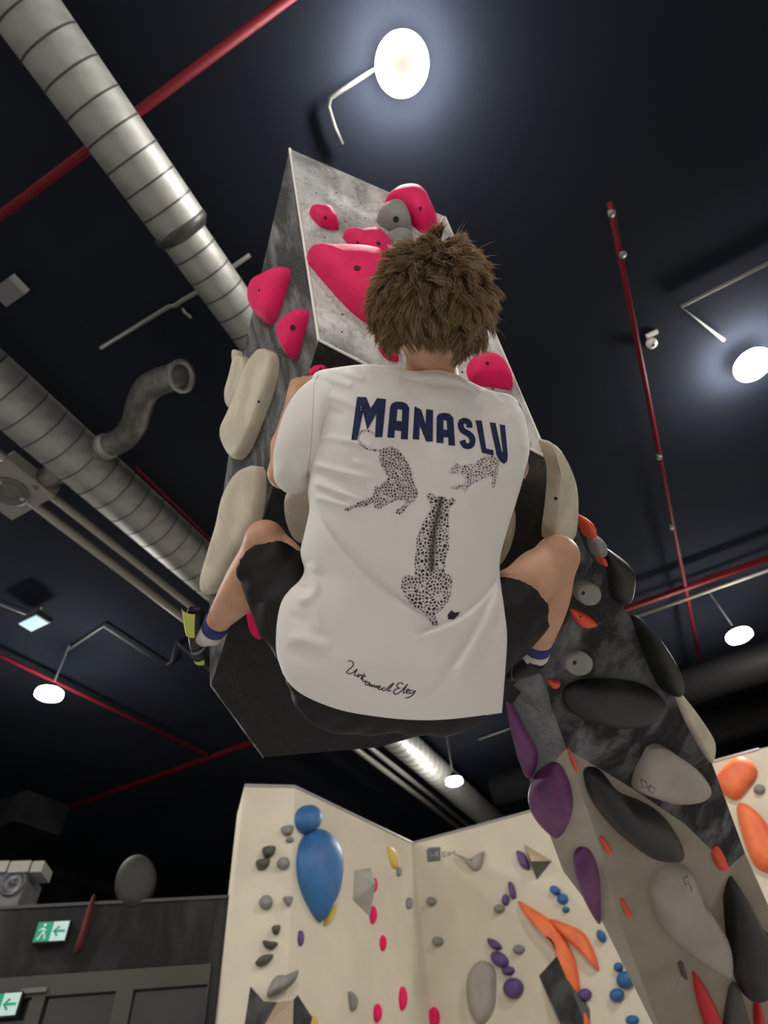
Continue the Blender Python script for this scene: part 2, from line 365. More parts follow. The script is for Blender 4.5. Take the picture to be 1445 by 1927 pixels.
# corner points of the boulder: front face is one true plane that overhangs by 15 degrees
d_up = _n(ray(408, -613)); d_lf = _n(ray(-3815, -1640)); n_fr = _n(np.cross(d_up, d_lf))
if np.dot(n_fr, ray(700, 600)) > 0: n_fr = -n_fr
vD = P(600, 640, 1.85)
vA, vB, vC = (PP(*q, vD, n_fr) for q in ((545, 280), (838, 408), (1032, 862)))
vF = P(397, 1290, 2.22); vG = P(495, 1425, 2.38); vG2 = P(715, 1406, 2.42); vH = P(957, 1335, 2.40)
vL1 = P(461, 650, 2.52); vL2 = P(431, 850, 2.42); vL3 = P(394, 1110, 2.28)
vM0 = P(1012, 1258, 2.16); vM1 = P(1066, 1409, 2.34); vM2 = P(1130, 1597, 2.68); vM3 = P(1166, 1735, 2.95); vM4 = P(1238, 1927, 3.3)
vK1 = P(1000, 1480, 2.60); vK2 = P(1060, 1640, 2.88); vK3 = P(1134, 1737, 3.05); vK4 = P(1228, 1927, 3.34)
vS1 = P(1066, 947, 1.86); vS2 = P(1101, 1030, 2.02); vS3 = P(1172, 1140, 2.24); vS4 = P(1262, 1290, 2.52); vS5 = P(1338, 1432, 2.80)
vS6 = P(1402, 1605, 3.05); vS7 = P(1470, 1760, 3.25); vS8 = P(1570, 1927, 3.5)
vT1 = P(1190, 1484, 2.56); vT2 = P(1290, 1552, 2.78); vT3 = P(1372, 1632, 2.98)
def ground(a, b):                                # carry an edge on down to the floor
    d = b - a; t = -b[2] / d[2]; return b + d * min(t, 2.2) if d[2] < 0 else np.array([b[0], b[1], 0])
vM5 = ground(vM3, vM4); vK5 = ground(vK3, vK4); vS9 = ground(vS7, vS8)
for q in (vM5, vK5, vS9): q[2] = 0
boulder = empty('climbing_boulder', (vM5[0], vM5[1], 0.0))
tag(boulder, 'dark overhanging climbing boulder with grey front face on a pale foot', 'climbing boulder')
BTRI = []                                         # triangles of the visible skin for placing holds
def panel(name, polys, mt, thick=.022, toward=None):
    """a plywood panel: outer skin plus thickness turned away from the viewer"""
    v = []; f = []; key = {}
    def idx(p):
        k = tuple(np.round(p, 6))
        if k not in key: key[k] = len(v); v.append(np.array(p))
        return key[k]
    for poly in polys:
        nn = np.zeros(3)
        for i in range(len(poly)): nn += np.cross(poly[i] - poly[0], poly[(i + 1) % len(poly)] - poly[0])
        ref = ORG if toward is None else toward
        pl = list(poly) if np.dot(nn, ref - poly[0]) > 0 else list(poly)[::-1]
        f.append([idx(p) for p in pl])
        for i in range(1, len(pl) - 1): BTRI.append((pl[0], pl[i], pl[i + 1]))
    o = mesh_obj(name, v, f, mt, boulder)
    sm = o.modifiers.new('thick', 'SOLIDIFY'); sm.thickness = thick; sm.offset = -1
    return o
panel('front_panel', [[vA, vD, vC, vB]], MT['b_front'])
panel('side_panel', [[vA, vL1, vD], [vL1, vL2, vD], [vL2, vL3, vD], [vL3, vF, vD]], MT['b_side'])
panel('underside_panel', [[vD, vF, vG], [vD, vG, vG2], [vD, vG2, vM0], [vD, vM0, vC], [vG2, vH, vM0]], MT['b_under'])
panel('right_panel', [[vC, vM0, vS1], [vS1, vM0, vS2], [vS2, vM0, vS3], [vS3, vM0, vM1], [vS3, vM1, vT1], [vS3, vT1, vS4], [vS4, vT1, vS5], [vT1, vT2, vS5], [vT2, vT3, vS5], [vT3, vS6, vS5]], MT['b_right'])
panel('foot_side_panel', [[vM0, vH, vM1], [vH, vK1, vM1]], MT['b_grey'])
panel('foot_pale_side', [[vM1, vK1, vK2, vM2], [vM2, vK2, vK3, vM3], [vM3, vK3, vK4, vM4], [vM4, vK4, vK5, vM5]], MT['b_strip'])
panel('foot_panel', [[vM1, vM2, vT1], [vM2, vT2, vT1], [vM2, vM3, vT2], [vM3, vT3, vT2], [vM3, vM4, vT3], [vM4, vS6, vT3], [vM4, vS7, vS6], [vM4, vS8, vS7], [vM4, vM5, vS8], [vM5, vS9, vS8]], MT['b_base'])
# back and top closing faces, out of sight from the front
bk = lambda p: p + _n(ray(760, 1000)) * .6          # the hanging block runs on into the hall
bk2 = lambda p: p + _n(ray(1180, 1560)) * .7        # the foot likewise
top = [vA, vB, bk(vB), bk(vA)]
panel('top_panel', [top], MT['b_side'], toward=vA + np.array([0, 0, 5.]))
right_edge = [vB, vC, vS1, vS2, vS3]; right_low = [vS3, vS4, vS5, vS6, vS7, vS8, vS9]
panel('rear_side_panel', [[a, b, bk(b), bk(a)] for a, b in zip(right_edge[:-1], right_edge[1:])], MT['b_under'], toward=np.array([8., 2., 1.]))
panel('rear_side_panel', [[a, b, bk2(b), bk2(a)] for a, b in zip(right_low[:-1], right_low[1:])], MT['b_under'], toward=np.array([8., 2., 1.]))
left_edge = [vA, vL1, vL2, vL3, vF, vG, vG2, vH]; left_low = [vH, vK1, vK2, vK3, vK4, vK5]
panel('rear_panel', [[a, b, bk(b), bk(a)] for a, b in zip(left_edge[:-1], left_edge[1:])], MT['b_under'], toward=np.array([-8., 8., 1.]))
panel('rear_panel', [[a, b, bk2(b), bk2(a)] for a, b in zip(left_low[:-1], left_low[1:])], MT['b_strip'], toward=np.array([-8., 8., 1.]))
bt = BVHTree.FromPolygons([tuple(p) for t in BTRI for p in t], [(3 * i, 3 * i + 1, 3 * i + 2) for i in range(len(BTRI))])
# worn pale edges
m = MB().tube([vA, vD], .0055, 6).tube([vD, vC], .005, 6).tube([vB, vC], .003, 6)
m.build('worn_edge', MT['edge'], boulder)
m = MB().tube([vL3 + (vF - vL3) * .2, vF, vG], .003, 6); m.build('worn_edge', mat('edge_scuffed', (.10, .095, .085), .8, col2=(.40, .38, .34), scale=9, lo=.45, hi=.6), boulder)
# bolt holes (too small to pick apart)
rng = random.Random(4); m = MB()
def disc(m, c, n, r, k=8):
    n = _n(n); a = np.array([0, 0, 1.]) if abs(n[2]) < .9 else np.array([1., 0, 0]); u = _n(np.cross(n, a)); w = np.cross(n, u)
    m.add([c + n * .0012 + r * (u * math.cos(2 * math.pi * i / k) + w * math.sin(2 * math.pi * i / k)) for i in range(k)], [tuple(range(k))])
e1 = vB - vA; e2 = vD - vA
for i in range(1, 7):
    for j in range(1, 12):
        if rng.random() < .25: continue
        disc(m, vA + e1 * ((i + rng.uniform(-.12, .12)) / 7) + e2 * ((j + rng.uniform(-.12, .12)) / 12), n_fr, .0042)
tag(m.build('bolt_holes', mat('hole_black', (.008, .008, .008), .9), boulder), kind='stuff')

# ------------------------------------------------------------------ holds
HM = {'pink': mat('hold_pink', (.82, .012, .125), .6, spec=.2, col2=(.70, .012, .11), scale=9, bump=.25, bscale=260),
      'beige': mat('hold_beige', (.60, .55, .43), .7, col2=(.48, .435, .335), scale=8, bump=.25, bscale=200),
      'grey': mat('hold_grey', (.28, .27, .245), .75, col2=(.22, .215, .20), scale=10, bump=.3, bscale=240),
      'orange': mat('hold_orange', (.80, .10, .045), .55, col2=(.68, .08, .04), scale=9, bump=.2, bscale=200),
      'peach': mat('hold_peach', (.85, .19, .06), .5, col2=(.75, .14, .05), scale=5, bump=.15, bscale=160),
      'red': mat('hold_red', (.60, .02, .025), .5, bump=.2, bscale=200),
      'black': mat('hold_black', (.0075, .0078, .009), .5, col2=(.019, .0195, .021), scale=6, lo=.45, hi=.8, bump=.15, bscale=200),
      'white': mat('hold_white', (.36, .325, .29), .6, col2=(.31, .28, .25), scale=5, bump=.15, bscale=200),
      'purple': mat('hold_purple', (.10, .018, .105), .5, col2=(.15, .04, .15), scale=6, bump=.15, bscale=200),
      'violet': mat('hold_violet', (.10, .055, .19), .5), 'blue': mat('hold_blue', (.035, .15, .36), .5, col2=(.03, .12, .30), scale=3),
      'yellow': mat('hold_yellow', (.62, .45, .10), .55), 'wood': mat('hold_wood', (.42, .33, .22), .7), 'dark': mat('hold_dark', (.075, .072, .064), .6)}
HOLE = mat('bolt_recess', (.02, .018, .018), .8)
def cast(px, py, tree=None):
    r = ray(px, py); h = (tree or bt).ray_cast(Vector(ORG), Vector(r).normalized())
    return (np.array(h[0]), np.array(h[1])) if h[0] is not None else None
def face_plane(px, py, tree=None):
    h = cast(px, py, tree)
    if h is None:
        raise RuntimeError('no surface at %s %s' % (px, py))
    p, n = h
    if np.dot(n, ray(px, py)) > 0: n = -n
    return p, n
def hold(label, colr, outline, H, anchor=None, holes=(), peak=None, sharp=1.0, tree=None, name='climbing_hold', group=None, plane=None, n_sub=5, flat=.0, cat='climbing hold', mt=None):
    """a moulded hold: outline on its wall, domed towards the room"""
    o2 = np.array(outline, float); c2 = o2.mean(0); a = anchor or tuple(c2)
    p, n = plane or face_plane(*a, tree)
    ol = spline(o2, n_sub, True) if sharp >= 1 else np.array(resample(np.vstack([o2, o2[:1]]), len(o2) * n_sub + 1)[:-1])
    foot = np.array([PP(x, y, p, n) for x, y in ol])
    ctr = foot.mean(0)
    pk = PP(*peak, p, n) if peak else ctr
    root = empty(name, tuple(ctr)); tag(root, label, cat, group or ('holds on the boulder' if name == 'climbing_hold' and tree is None else None))
    N = len(foot); V = []; F_ = []
    prof = [(1.0, -.05), (1.0, .12), (.965, .38), (.88, .64), (.74, .84), (.55, .955), (.3, 1.0)] if flat == 0 else [(1.0, -.05), (1.0, .55), (.97, .85), (.9, 1.0), (.6, 1.02), (.3, 1.03)]
    for r, h in prof:
        cc = ctr + (pk - ctr) * (1 - r)
        for q in foot: V.append(cc + (q - ctr) * r + n * H * h)
    for i in range(len(prof) - 1):
        for k in range(N): F_.append((i * N + k, i * N + (k + 1) % N, (i + 1) * N + (k + 1) % N, (i + 1) * N + k))
    V.append(ctr + (pk - ctr) + n * H * prof[-1][1]); t = len(V) - 1; i = len(prof) - 1
    for k in range(N): F_.append((i * N + k, i * N + (k + 1) % N, t))
    body = mesh_obj('hold_body', V, F_, mt or HM[colr], root, True)
    if holes:
        hv = BVHTree.FromPolygons([tuple(q) for q in V], F_)
        for x, y, rad in holes:
            h = hv.ray_cast(Vector(ORG), Vector(ray(x, y)).normalized())
            if h[0] is None: continue
            q = np.array(h[0]); nn = np.array(h[1]); nn = nn if np.dot(nn, ray(x, y)) < 0 else -nn
            d = np.linalg.norm(q - ORG); m = MB()
            disc(m, q, nn, rad * d / FPX, 14)
            m.lathe(q + nn * .001, [(rad * d / FPX * 1.25, -.001), (rad * d / FPX * 1.2, .0015), (rad * d / FPX, .0012)], 14, nn)
            m.build('bolt_hole', HOLE, root)
    return root
EL = lambda cx, cy, rx, ry, n=10, rot=0.: [(cx + rx * math.cos(t) * math.cos(rot) - ry * math.sin(t) * math.sin(rot), cy + rx * math.cos(t) * math.sin(rot) + ry * math.sin(t) * math.cos(rot)) for t in np.linspace(0, 2 * math.pi, n, endpoint=False)]
FR = (vD, n_fr)
hold('small pink hold near the left arete of the grey face', 'pink', [(582, 402), (598, 399), (618, 401), (631, 413), (637, 432), (618, 432), (599, 424)], .05, plane=FR, holes=((612, 410, 2),))
hold('rounded pink hold at the top right of the grey face', 'pink', [(722, 391), (737, 377), (762, 371), (786, 375), (803, 392), (813, 415), (821, 436), (796, 440), (768, 418), (744, 404)], .09, plane=FR, holes=((791, 392, 2.2),))
hold('grey wedge hold beside the rounded pink hold', 'grey', [(708, 416), (722, 402), (741, 396), (759, 403), (771, 424), (771, 446), (745, 440), (723, 430)], .075, plane=FR, holes=((745, 413, 4),))
hold('small grey hold just above the hair', 'grey', [(724, 456), (740, 445), (762, 444), (778, 455), (764, 470), (738, 470)], .05, plane=FR)
hold('pink hold with pointed tip above the biggest pink one', 'pink', [(645, 447), (663, 452), (688, 447), (712, 446), (728, 457), (738, 476), (722, 498), (692, 488), (668, 473)], .06, plane=FR, holes=((673, 457, 2), (712, 458, 3)))
hold('biggest pink hold, left of the climbers head', 'pink', [(577, 489), (606, 486), (650, 486), (700, 490), (738, 506), (752, 556), (728, 612), (700, 614), (664, 590), (622, 546)], .10, plane=FR, holes=((672, 505, 5),))
hold('little pink hold peeking out beside the ear', 'pink', [(711, 655), (722, 652), (738, 660), (750, 680), (728, 677)], .035, plane=FR)
hold('pink hold behind the right side of the neck', 'pink', [(878, 692), (898, 676), (926, 680), (950, 699), (963, 732), (932, 730), (888, 722)], .06, plane=FR, holes=((917, 684, 3),))
hold('pink hold gripped beneath the arete by the left hand', 'pink', [(581, 699), (590, 689), (603, 686), (615, 690), (622, 706), (604, 716), (588, 712)], .05, anchor=(608, 700), holes=((603, 694, 2),))
SI = (vD, None)
hold('upper pink hold on the dark left side', 'pink', [(547, 509), (519, 515), (491, 531), (481, 560), (488, 592), (513, 611), (531, 573)], .07, anchor=(530, 560), holes=((488, 546, 2),))
hold('lower pink hold on the dark left side', 'pink', [(582, 587), (560, 595), (540, 615), (538, 640), (548, 665), (557, 676), (571, 638)], .06, anchor=(562, 630), holes=((551, 617, 4),))
hold('long beige hold high on the left side of the boulder', 'beige', [(500, 664), (514, 662), (525, 676), (523, 708), (512, 750), (497, 790), (481, 830), (466, 857), (450, 865), (433, 838), (430, 815), (446, 780), (465, 732), (481, 690)], .05, anchor=(505, 740), flat=1, holes=((487, 756, 2),))
hold('narrow shaded beige hold at the outer left edge', 'beige', [(459, 676), (473, 677), (476, 692), (470, 722), (456, 764), (444, 771), (440, 746), (449, 712)], .05, anchor=(490, 720), flat=1)
hold('tiny beige hold at the far left edge of the boulder', 'beige', [(447, 664), (454, 662), (457, 672), (454, 684), (448, 686)], .03, anchor=(490, 690), flat=1)
hold('longest beige hold beside the climbers left knee', 'beige', [(489, 878), (500, 888), (501, 930), (491, 985), (472, 1020), (452, 1052), (424, 1098), (402, 1118), (392, 1100), (408, 1042), (424, 990), (435, 940), (450, 905), (469, 885)], .05, anchor=(490, 940), flat=1)
hold('crescent pink hold below the left knee', 'pink', [(464, 1148), (478, 1138), (488, 1155), (494, 1192), (486, 1198), (470, 1182)], .05, anchor=(500, 1170))
hold('beige hold half hidden behind the left elbow', 'beige', [(538, 930), (552, 916), (580, 914), (604, 928), (610, 975), (596, 1016), (562, 1012), (546, 992), (537, 960)], .06, anchor=(590, 960), flat=1)
hold('beige hold half hidden behind the right flank', 'beige', [(940, 960), (962, 946), (970, 970), (968, 1002), (956, 1040), (938, 1050), (925, 1000)], .06, anchor=(950, 990), flat=1)
hold('tall beige hold on the right edge above the knee', 'beige', [(1014, 828), (1030, 836), (1048, 866), (1062, 905), (1066, 952), (1061, 1006), (1040, 1012), (1020, 1006), (1027, 940), (1029, 878)], .05, anchor=(1035, 920), flat=1, holes=((1046, 938, 2.5),))
hold('round grey button hold right of the raised knee', 'grey', EL(1099, 1112, 22, 21), .035, holes=((1097, 1116, 3),), flat=1)
hold('round grey button hold below the right calf', 'grey', EL(1081, 1243, 26, 22), .035, holes=((1081, 1247, 3),), flat=1)
hold('orange sliver hold right of the right calf', 'orange', [(1072, 1146), (1086, 1147), (1105, 1157), (1120, 1172), (1108, 1179), (1092, 1178), (1079, 1164)], .03, holes=((1092, 1160, 1.5),))
hold('small orange hold near the right shoe', 'orange', [(1029, 1277), (1050, 1280), (1047, 1289), (1039, 1293), (1032, 1288)], .025)
hold('orange hold on the right rim, the upper one', 'orange', [(1084, 970), (1095, 971), (1105, 988), (1106, 1009), (1096, 1003)], .05, anchor=(1078, 990))
hold('small grey hold on the right rim', 'grey', [(1106, 1012), (1118, 1005), (1129, 1018), (1129, 1040), (1117, 1044), (1108, 1030)], .05, anchor=(1098, 1040))
hold('orange hold on the right rim under the small grey one', 'orange', [(1119, 1042), (1126, 1042), (1132, 1056), (1130, 1062), (1122, 1054)], .04, anchor=(1110, 1060))
hold('black hooked hold standing off the right rim', 'black', [(1128, 1028), (1158, 1043), (1181, 1066), (1182, 1098), (1174, 1132), (1150, 1124), (1142, 1078)], .06, anchor=(1140, 1110))
hold('black rounded volume along the right rim', 'black', [(1188, 1155), (1228, 1205), (1258, 1262), (1262, 1304), (1240, 1292), (1212, 1232)], .10, anchor=(1195, 1210))
hold('large black disc hold in the chalky middle', 'black', [(1058, 1300), (1085, 1280), (1150, 1276), (1215, 1290), (1250, 1325), (1225, 1355), (1160, 1366), (1100, 1352), (1066, 1330)], .07)
hold('pale blade hold on the lower right rim', 'beige', [(1262, 1290), (1290, 1318), (1328, 1372), (1341, 1402), (1336, 1434), (1318, 1410), (1290, 1360)], .04, anchor=(1270, 1340))
hw1 = hold('white bulb hold with a logo near the pale foot', 'white', [(1189, 1480), (1193, 1450), (1206, 1424), (1219, 1403), (1240, 1400), (1270, 1418), (1301, 1440), (1321, 1466), (1322, 1486), (1300, 1500), (1252, 1503), (1214, 1492)], .10, anchor=(1245, 1455))
hold('long black sausage hold across the pale foot', 'black', [(1097, 1452), (1110, 1442), (1131, 1450), (1162, 1488), (1202, 1505), (1242, 1530), (1270, 1568), (1279, 1600), (1256, 1608), (1214, 1600), (1168, 1568), (1128, 1528), (1105, 1490)], .11, anchor=(1180, 1545))
hw2 = hold('big white sloper hold with a logo low on the pale foot', 'white', [(1221, 1682), (1225, 1650), (1244, 1625), (1270, 1618), (1296, 1636), (1312, 1682), (1342, 1722), (1366, 1770), (1368, 1826), (1338, 1816), (1288, 1780), (1244, 1742)], .11, anchor=(1280, 1700))
hold('black tapering volume at the lower right', 'black', [(1362, 1642), (1390, 1668), (1428, 1738), (1452, 1770), (1455, 1840), (1420, 1872), (1392, 1862), (1372, 1802), (1362, 1722)], .12, anchor=(1390, 1760))
hold('dark small volume at the bottom beside the red hold', 'dark', [(1370, 1860), (1384, 1850), (1400, 1900), (1404, 1940), (1362, 1940)], .06, anchor=(1382, 1900))
hold('bright red hold at the lower right', 'red', [(1302, 1832), (1308, 1830), (1328, 1860), (1350, 1905), (1362, 1945), (1334, 1945), (1312, 1888)], .06, anchor=(1325, 1880))
hold('thin dark red hold at the bottom right corner', 'red', [(1420, 1876), (1428, 1890), (1434, 1940), (1420, 1940), (1417, 1900)], .05, anchor=(1425, 1905))
hold('small salmon hold at the tip of the black volume', 'orange', [(1338, 1606), (1350, 1592), (1360, 1612), (1366, 1630), (1350, 1632)], .04, anchor=(1352, 1615))
hold('faint orange sliver on the pale foot below purple', 'orange', [(1128, 1578), (1134, 1574), (1146, 1592), (1152, 1606), (1142, 1604)], .02, anchor=(1142, 1592))
hold('lower faint orange sliver on the pale foot', 'orange', [(1165, 1692), (1172, 1690), (1184, 1712), (1190, 1728), (1178, 1722)], .02, anchor=(1182, 1712))
hold('orange stripe hold at the top of the pale foot', 'orange', [(1068, 1412), (1072, 1410), (1084, 1440), (1086, 1450), (1078, 1444)], .02, anchor=(1082, 1432))
hold('upper slim purple hold on the grey edge', 'purple', [(951, 1300), (966, 1325), (990, 1372), (1008, 1405), (1012, 1432), (1000, 1462), (986, 1442), (970, 1390)], .05, anchor=(995, 1410))
hold('middle bulky purple hold on the pale edge', 'purple', [(995, 1490), (1008, 1456), (1040, 1434), (1060, 1446), (1076, 1490), (1076, 1530), (1056, 1566), (1030, 1552), (1004, 1520)], .08, anchor=(1050, 1500))
hold('lowest purple hold on the pale edge', 'purple', [(1079, 1610), (1090, 1593), (1110, 1600), (1127, 1640), (1131, 1700), (1129, 1731), (1106, 1696), (1086, 1650)], .07, anchor=(1108, 1660))
hold('tiny dark hold low on the pale foot', 'dark', [(1276, 1812), (1282, 1808), (1288, 1824), (1290, 1840), (1282, 1834)], .03, anchor=(1282, 1822))
hold('grey fin volume under the climbers right foot', 'grey', [(958, 1268), (985, 1258), (1012, 1264), (1030, 1300), (1037, 1345), (1018, 1330), (990, 1292)], .045, anchor=(1015, 1290), mt=MT['b_grey'])
# logo strokes on the white holds
def marks(root, strokes, off=.0015, w=.0016):
    body = next(c for c in root.children if c.name.startswith('hold_body'))
    o = np.array(root.location); me = body.data
    t = BVHTree.FromPolygons([tuple(np.array(v.co) + o) for v in me.vertices], [tuple(p.vertices) for p in me.polygons])
    m = MB()
    for s in strokes:
        pts = []
        for x, y in s:
            h = t.ray_cast(Vector(ORG), Vector(ray(x, y)).normalized())
            if h[0] is not None: pts.append(np.array(h[0]))
        if len(pts) > 1: m.tube(pts, w, 5)
    m.build('logo_mark', MT['lamp_body'], root)
marks(hw1, [[(1206, 1466), (1214, 1470), (1219, 1482), (1209, 1482), (1206, 1466)], [(1214, 1470), (1224, 1478), (1219, 1482)], [(1224, 1478), (1233, 1484), (1228, 1492), (1220, 1488), (1224, 1478)]], w=.002)
marks(hw2, [[(1286, 1652), (1292, 1650), (1296, 1662), (1290, 1664), (1286, 1652)], [(1292, 1650), (1294, 1646)], [(1290, 1664), (1291, 1668)], [(1296, 1662), (1300, 1672), (1302, 1680)]], w=.002)
# ------------------------------------------------------------------ the climber
person = empty('person', tuple(P(740, 1290, 1.5)))
tag(person, 'climber in white printed t-shirt and black shorts hugging the boulder, seen from behind', 'person')
MT['skin'] = mat('skin', (.50, .27, .17), .5, col2=(.57, .325, .215), scale=9, spec=.35, bump=.06, bscale=300)
MT['skin'].node_tree.nodes['Principled BSDF'].inputs['Subsurface Weight'].default_value = .12
MT['skin'].node_tree.nodes['Principled BSDF'].inputs['Subsurface Radius'].default_value = (.012, .005, .003)
MT['shirt'] = mat('cotton_white', (.73, .705, .68), .9, bump=.12, bscale=900, spec=.2, sheen=.15)
MT['shorts'] = mat('shorts_black', (.0055, .0055, .0065), .65, col2=(.009, .009, .010), scale=20, spec=.3)
MT['sock_blue'] = mat('sock_blue', (.03, .045, .19), .9, bump=.5, bscale=500)
MT['sock_white'] = mat('sock_white', (.62, .60, .58), .9, bump=.5, bscale=500)
MT['shoe'] = mat('shoe_black', (.014, .014, .015), .5)
MT['lime'] = mat('shoe_lime', (.50, .55, .10), .5)
MT['hair'] = mat('hair_brown', (.055, .035, .019), .8, spec=.1)
def hair_mat():
    m = mat('hair_strands', (.12, .072, .035), .6, spec=.25)
    nt = m.node_tree; b = nt.nodes['Principled BSDF']
    at = nt.nodes.new('ShaderNodeAttribute'); at.attribute_name = 'tone'
    rp = nt.nodes.new('ShaderNodeValToRGB'); rp.color_ramp.elements[0].color = (.078, .049, .025, 1); rp.color_ramp.elements[1].color = (.64, .45, .255, 1)
    nt.links.new(at.outputs['Fac'], rp.inputs[0]); nt.links.new(rp.outputs[0], b.inputs['Base Color'])
    tr = nt.nodes.new('ShaderNodeBsdfTranslucent'); nt.links.new(rp.outputs[0], tr.inputs[0])
    mx = nt.nodes.new('ShaderNodeMixShader'); mx.inputs[0].default_value = .42
    out = next(n for n in nt.nodes if n.type == 'OUTPUT_MATERIAL')
    nt.links.new(b.outputs[0], mx.inputs[1]); nt.links.new(tr.outputs[0], mx.inputs[2]); nt.links.new(mx.outputs[0], out.inputs[0])
    return m
MT['strands'] = hair_mat()

class Field:
    """signed distance grid; each primitive only touches its own box"""
    def __init__(s, lo, hi, h):
        s.lo = np.array(lo, float); s.h = h; s.n = np.ceil((np.array(hi) - s.lo) / h).astype(int) + 1
        s.f = np.full(tuple(s.n), .3, np.float32)
    def _box(s, lo, hi):
        a = np.clip(np.floor((lo - s.lo) / s.h).astype(int), 0, s.n - 1); b = np.clip(np.ceil((hi - s.lo) / s.h).astype(int) + 1, 1, s.n)
        sl = tuple(slice(i, j) for i, j in zip(a, b))
        g = np.meshgrid(*[s.lo[k] + s.h * np.arange(a[k], b[k]) for k in range(3)], indexing='ij')
        return sl, np.stack(g, -1).astype(np.float32)
    def _mix(s, sl, d, k):
        o = s.f[sl]
        if k > 0:
            hh = np.clip(.5 + .5 * (o - d) / k, 0, 1); s.f[sl] = o * (1 - hh) + d * hh - k * hh * (1 - hh)
        else: s.f[sl] = np.minimum(o, d)
    def cone(s, a, b, ra, rb, k=.02):
        a = np.asarray(a, float); b = np.asarray(b, float); r = max(ra, rb) + .06
        sl, g = s._box(np.minimum(a, b) - r, np.maximum(a, b) + r)
        ab = (b - a).astype(np.float32); t = np.clip(((g - a.astype(np.float32)) @ ab) / np.dot(ab, ab), 0, 1)
        d = np.linalg.norm(g - (a.astype(np.float32) + t[..., None] * ab), axis=-1) - (ra + (rb - ra) * t)
        s._mix(sl, d, k)
    def chain(s, pts, rad, k=.02):
        for i in range(len(pts) - 1): s.cone(pts[i], pts[i + 1], rad[i], rad[i + 1], k)
    def ell(s, c, ax, R, k=.02):
        c = np.asarray(c, float); r = max(R) + .06; sl, g = s._box(c - r, c + r)
        q = (g - c) @ np.array(ax, float).T / np.array(R); l = np.linalg.norm(q, axis=-1)
        l2 = np.linalg.norm(q / np.array(R), axis=-1) + 1e-6
        s._mix(sl, l * (l - 1) / l2, k)
    def cut(s, c, n):
        """keep the side against n"""
        g = np.meshgrid(*[s.lo[k] + s.h * np.arange(s.n[k]) for k in range(3)], indexing='ij', sparse=True)
        n = _n(np.asarray(n, float)); d = sum((g[k] - c[k]) * n[k] for k in range(3)); s.f = np.maximum(s.f, d.astype(np.float32))
    def mesh(s):
        f = s.f; ins = f < 0; n = s.n
        C = [(i, j, k) for i in (0, 1) for j in (0, 1) for k in (0, 1)]
        sub = lambda A, o: A[o[0]:n[0] - 1 + o[0], o[1]:n[1] - 1 + o[1], o[2]:n[2] - 1 + o[2]]
        cnt = sum(sub(ins, o).astype(np.int8) for o in C); act = (cnt > 0) & (cnt < 8)
        ci = np.argwhere(act); idx = np.full(act.shape, -1, np.int64); idx[act] = np.arange(len(ci))
        acc = np.zeros((len(ci), 3)); num = np.zeros(len(ci))
        for a in C:
            for ax in range(3):
                if a[ax] == 1: continue
                b = list(a); b[ax] = 1
                fa = f[ci[:, 0] + a[0], ci[:, 1] + a[1], ci[:, 2] + a[2]]; fb = f[ci[:, 0] + b[0], ci[:, 1] + b[1], ci[:, 2] + b[2]]
                m = (fa < 0) != (fb < 0); t = np.where(m, fa / (fa - fb + 1e-12), 0)
                p = np.tile(np.array(a, float), (len(ci), 1)); p[:, ax] += t
                acc[m] += p[m]; num[m] += 1
        V = s.lo + s.h * (ci + acc / num[:, None])
        Q = []
        for ax in range(3):
            u, w = (ax + 1) % 3, (ax + 2) % 3
            A = [slice(None)] * 3; B = [slice(None)] * 3; A[ax] = slice(0, -1); B[ax] = slice(1, None)
            e = ins[tuple(A)] != ins[tuple(B)]; L = np.argwhere(e)
            ok = (L[:, u] > 0) & (L[:, w] > 0) & (L[:, u] < n[u] - 1) & (L[:, w] < n[w] - 1); L = L[ok]
            flip = ins[L[:, 0], L[:, 1], L[:, 2]]
            def cell(du, dw):
                q = L.copy(); q[:, u] += du; q[:, w] += dw; return idx[q[:, 0], q[:, 1], q[:, 2]]
            q = np.stack([cell(-1, -1), cell(0, -1), cell(0, 0), cell(-1, 0)], 1)
            q[~flip] = q[~flip][:, ::-1]; Q.append(q)
        Q = np.concatenate(Q); return V, Q[(Q >= 0).all(1)]
def fast_mesh(name, V, Q, mt, parent, smooth=True, sm=2):
    if sm:                                            # light Laplacian smoothing
        e = np.concatenate([Q[:, [0, 1]], Q[:, [1, 2]], Q[:, [2, 3]], Q[:, [3, 0]]]); e = np.concatenate([e, e[:, ::-1]])
        deg = np.bincount(e[:, 0], minlength=len(V))[:, None]
        for _ in range(sm):
            A = np.stack([np.bincount(e[:, 0], V[e[:, 1], k], len(V)) for k in range(3)], 1); V = V * .4 + .6 * A / np.maximum(deg, 1)
    V = V + wl(np.zeros(3), parent)
    me = bpy.data.meshes.new(name); me.vertices.add(len(V)); me.vertices.foreach_set('co', V.astype(np.float32).ravel())
    me.loops.add(Q.size); me.loops.foreach_set('vertex_index', Q.astype(np.int32).ravel())
    me.polygons.add(len(Q)); me.polygons.foreach_set('loop_start', np.arange(0, Q.size, 4, dtype=np.int32)); me.polygons.foreach_set('loop_total', np.full(len(Q), 4, np.int32))
    me.polygons.foreach_set('use_smooth', [smooth] * len(Q)); me.update(calc_edges=True); me.validate()
    me.materials.append(mt); o = bpy.data.objects.new(name, me); return link(o, parent)
# body axes: the view axis is roughly square to the climber's back
VX = ROT[:, 0].copy(); VY = -ROT[:, 1].copy(); VW = -ROT[:, 2].copy()       # right, down the back, into the boulder
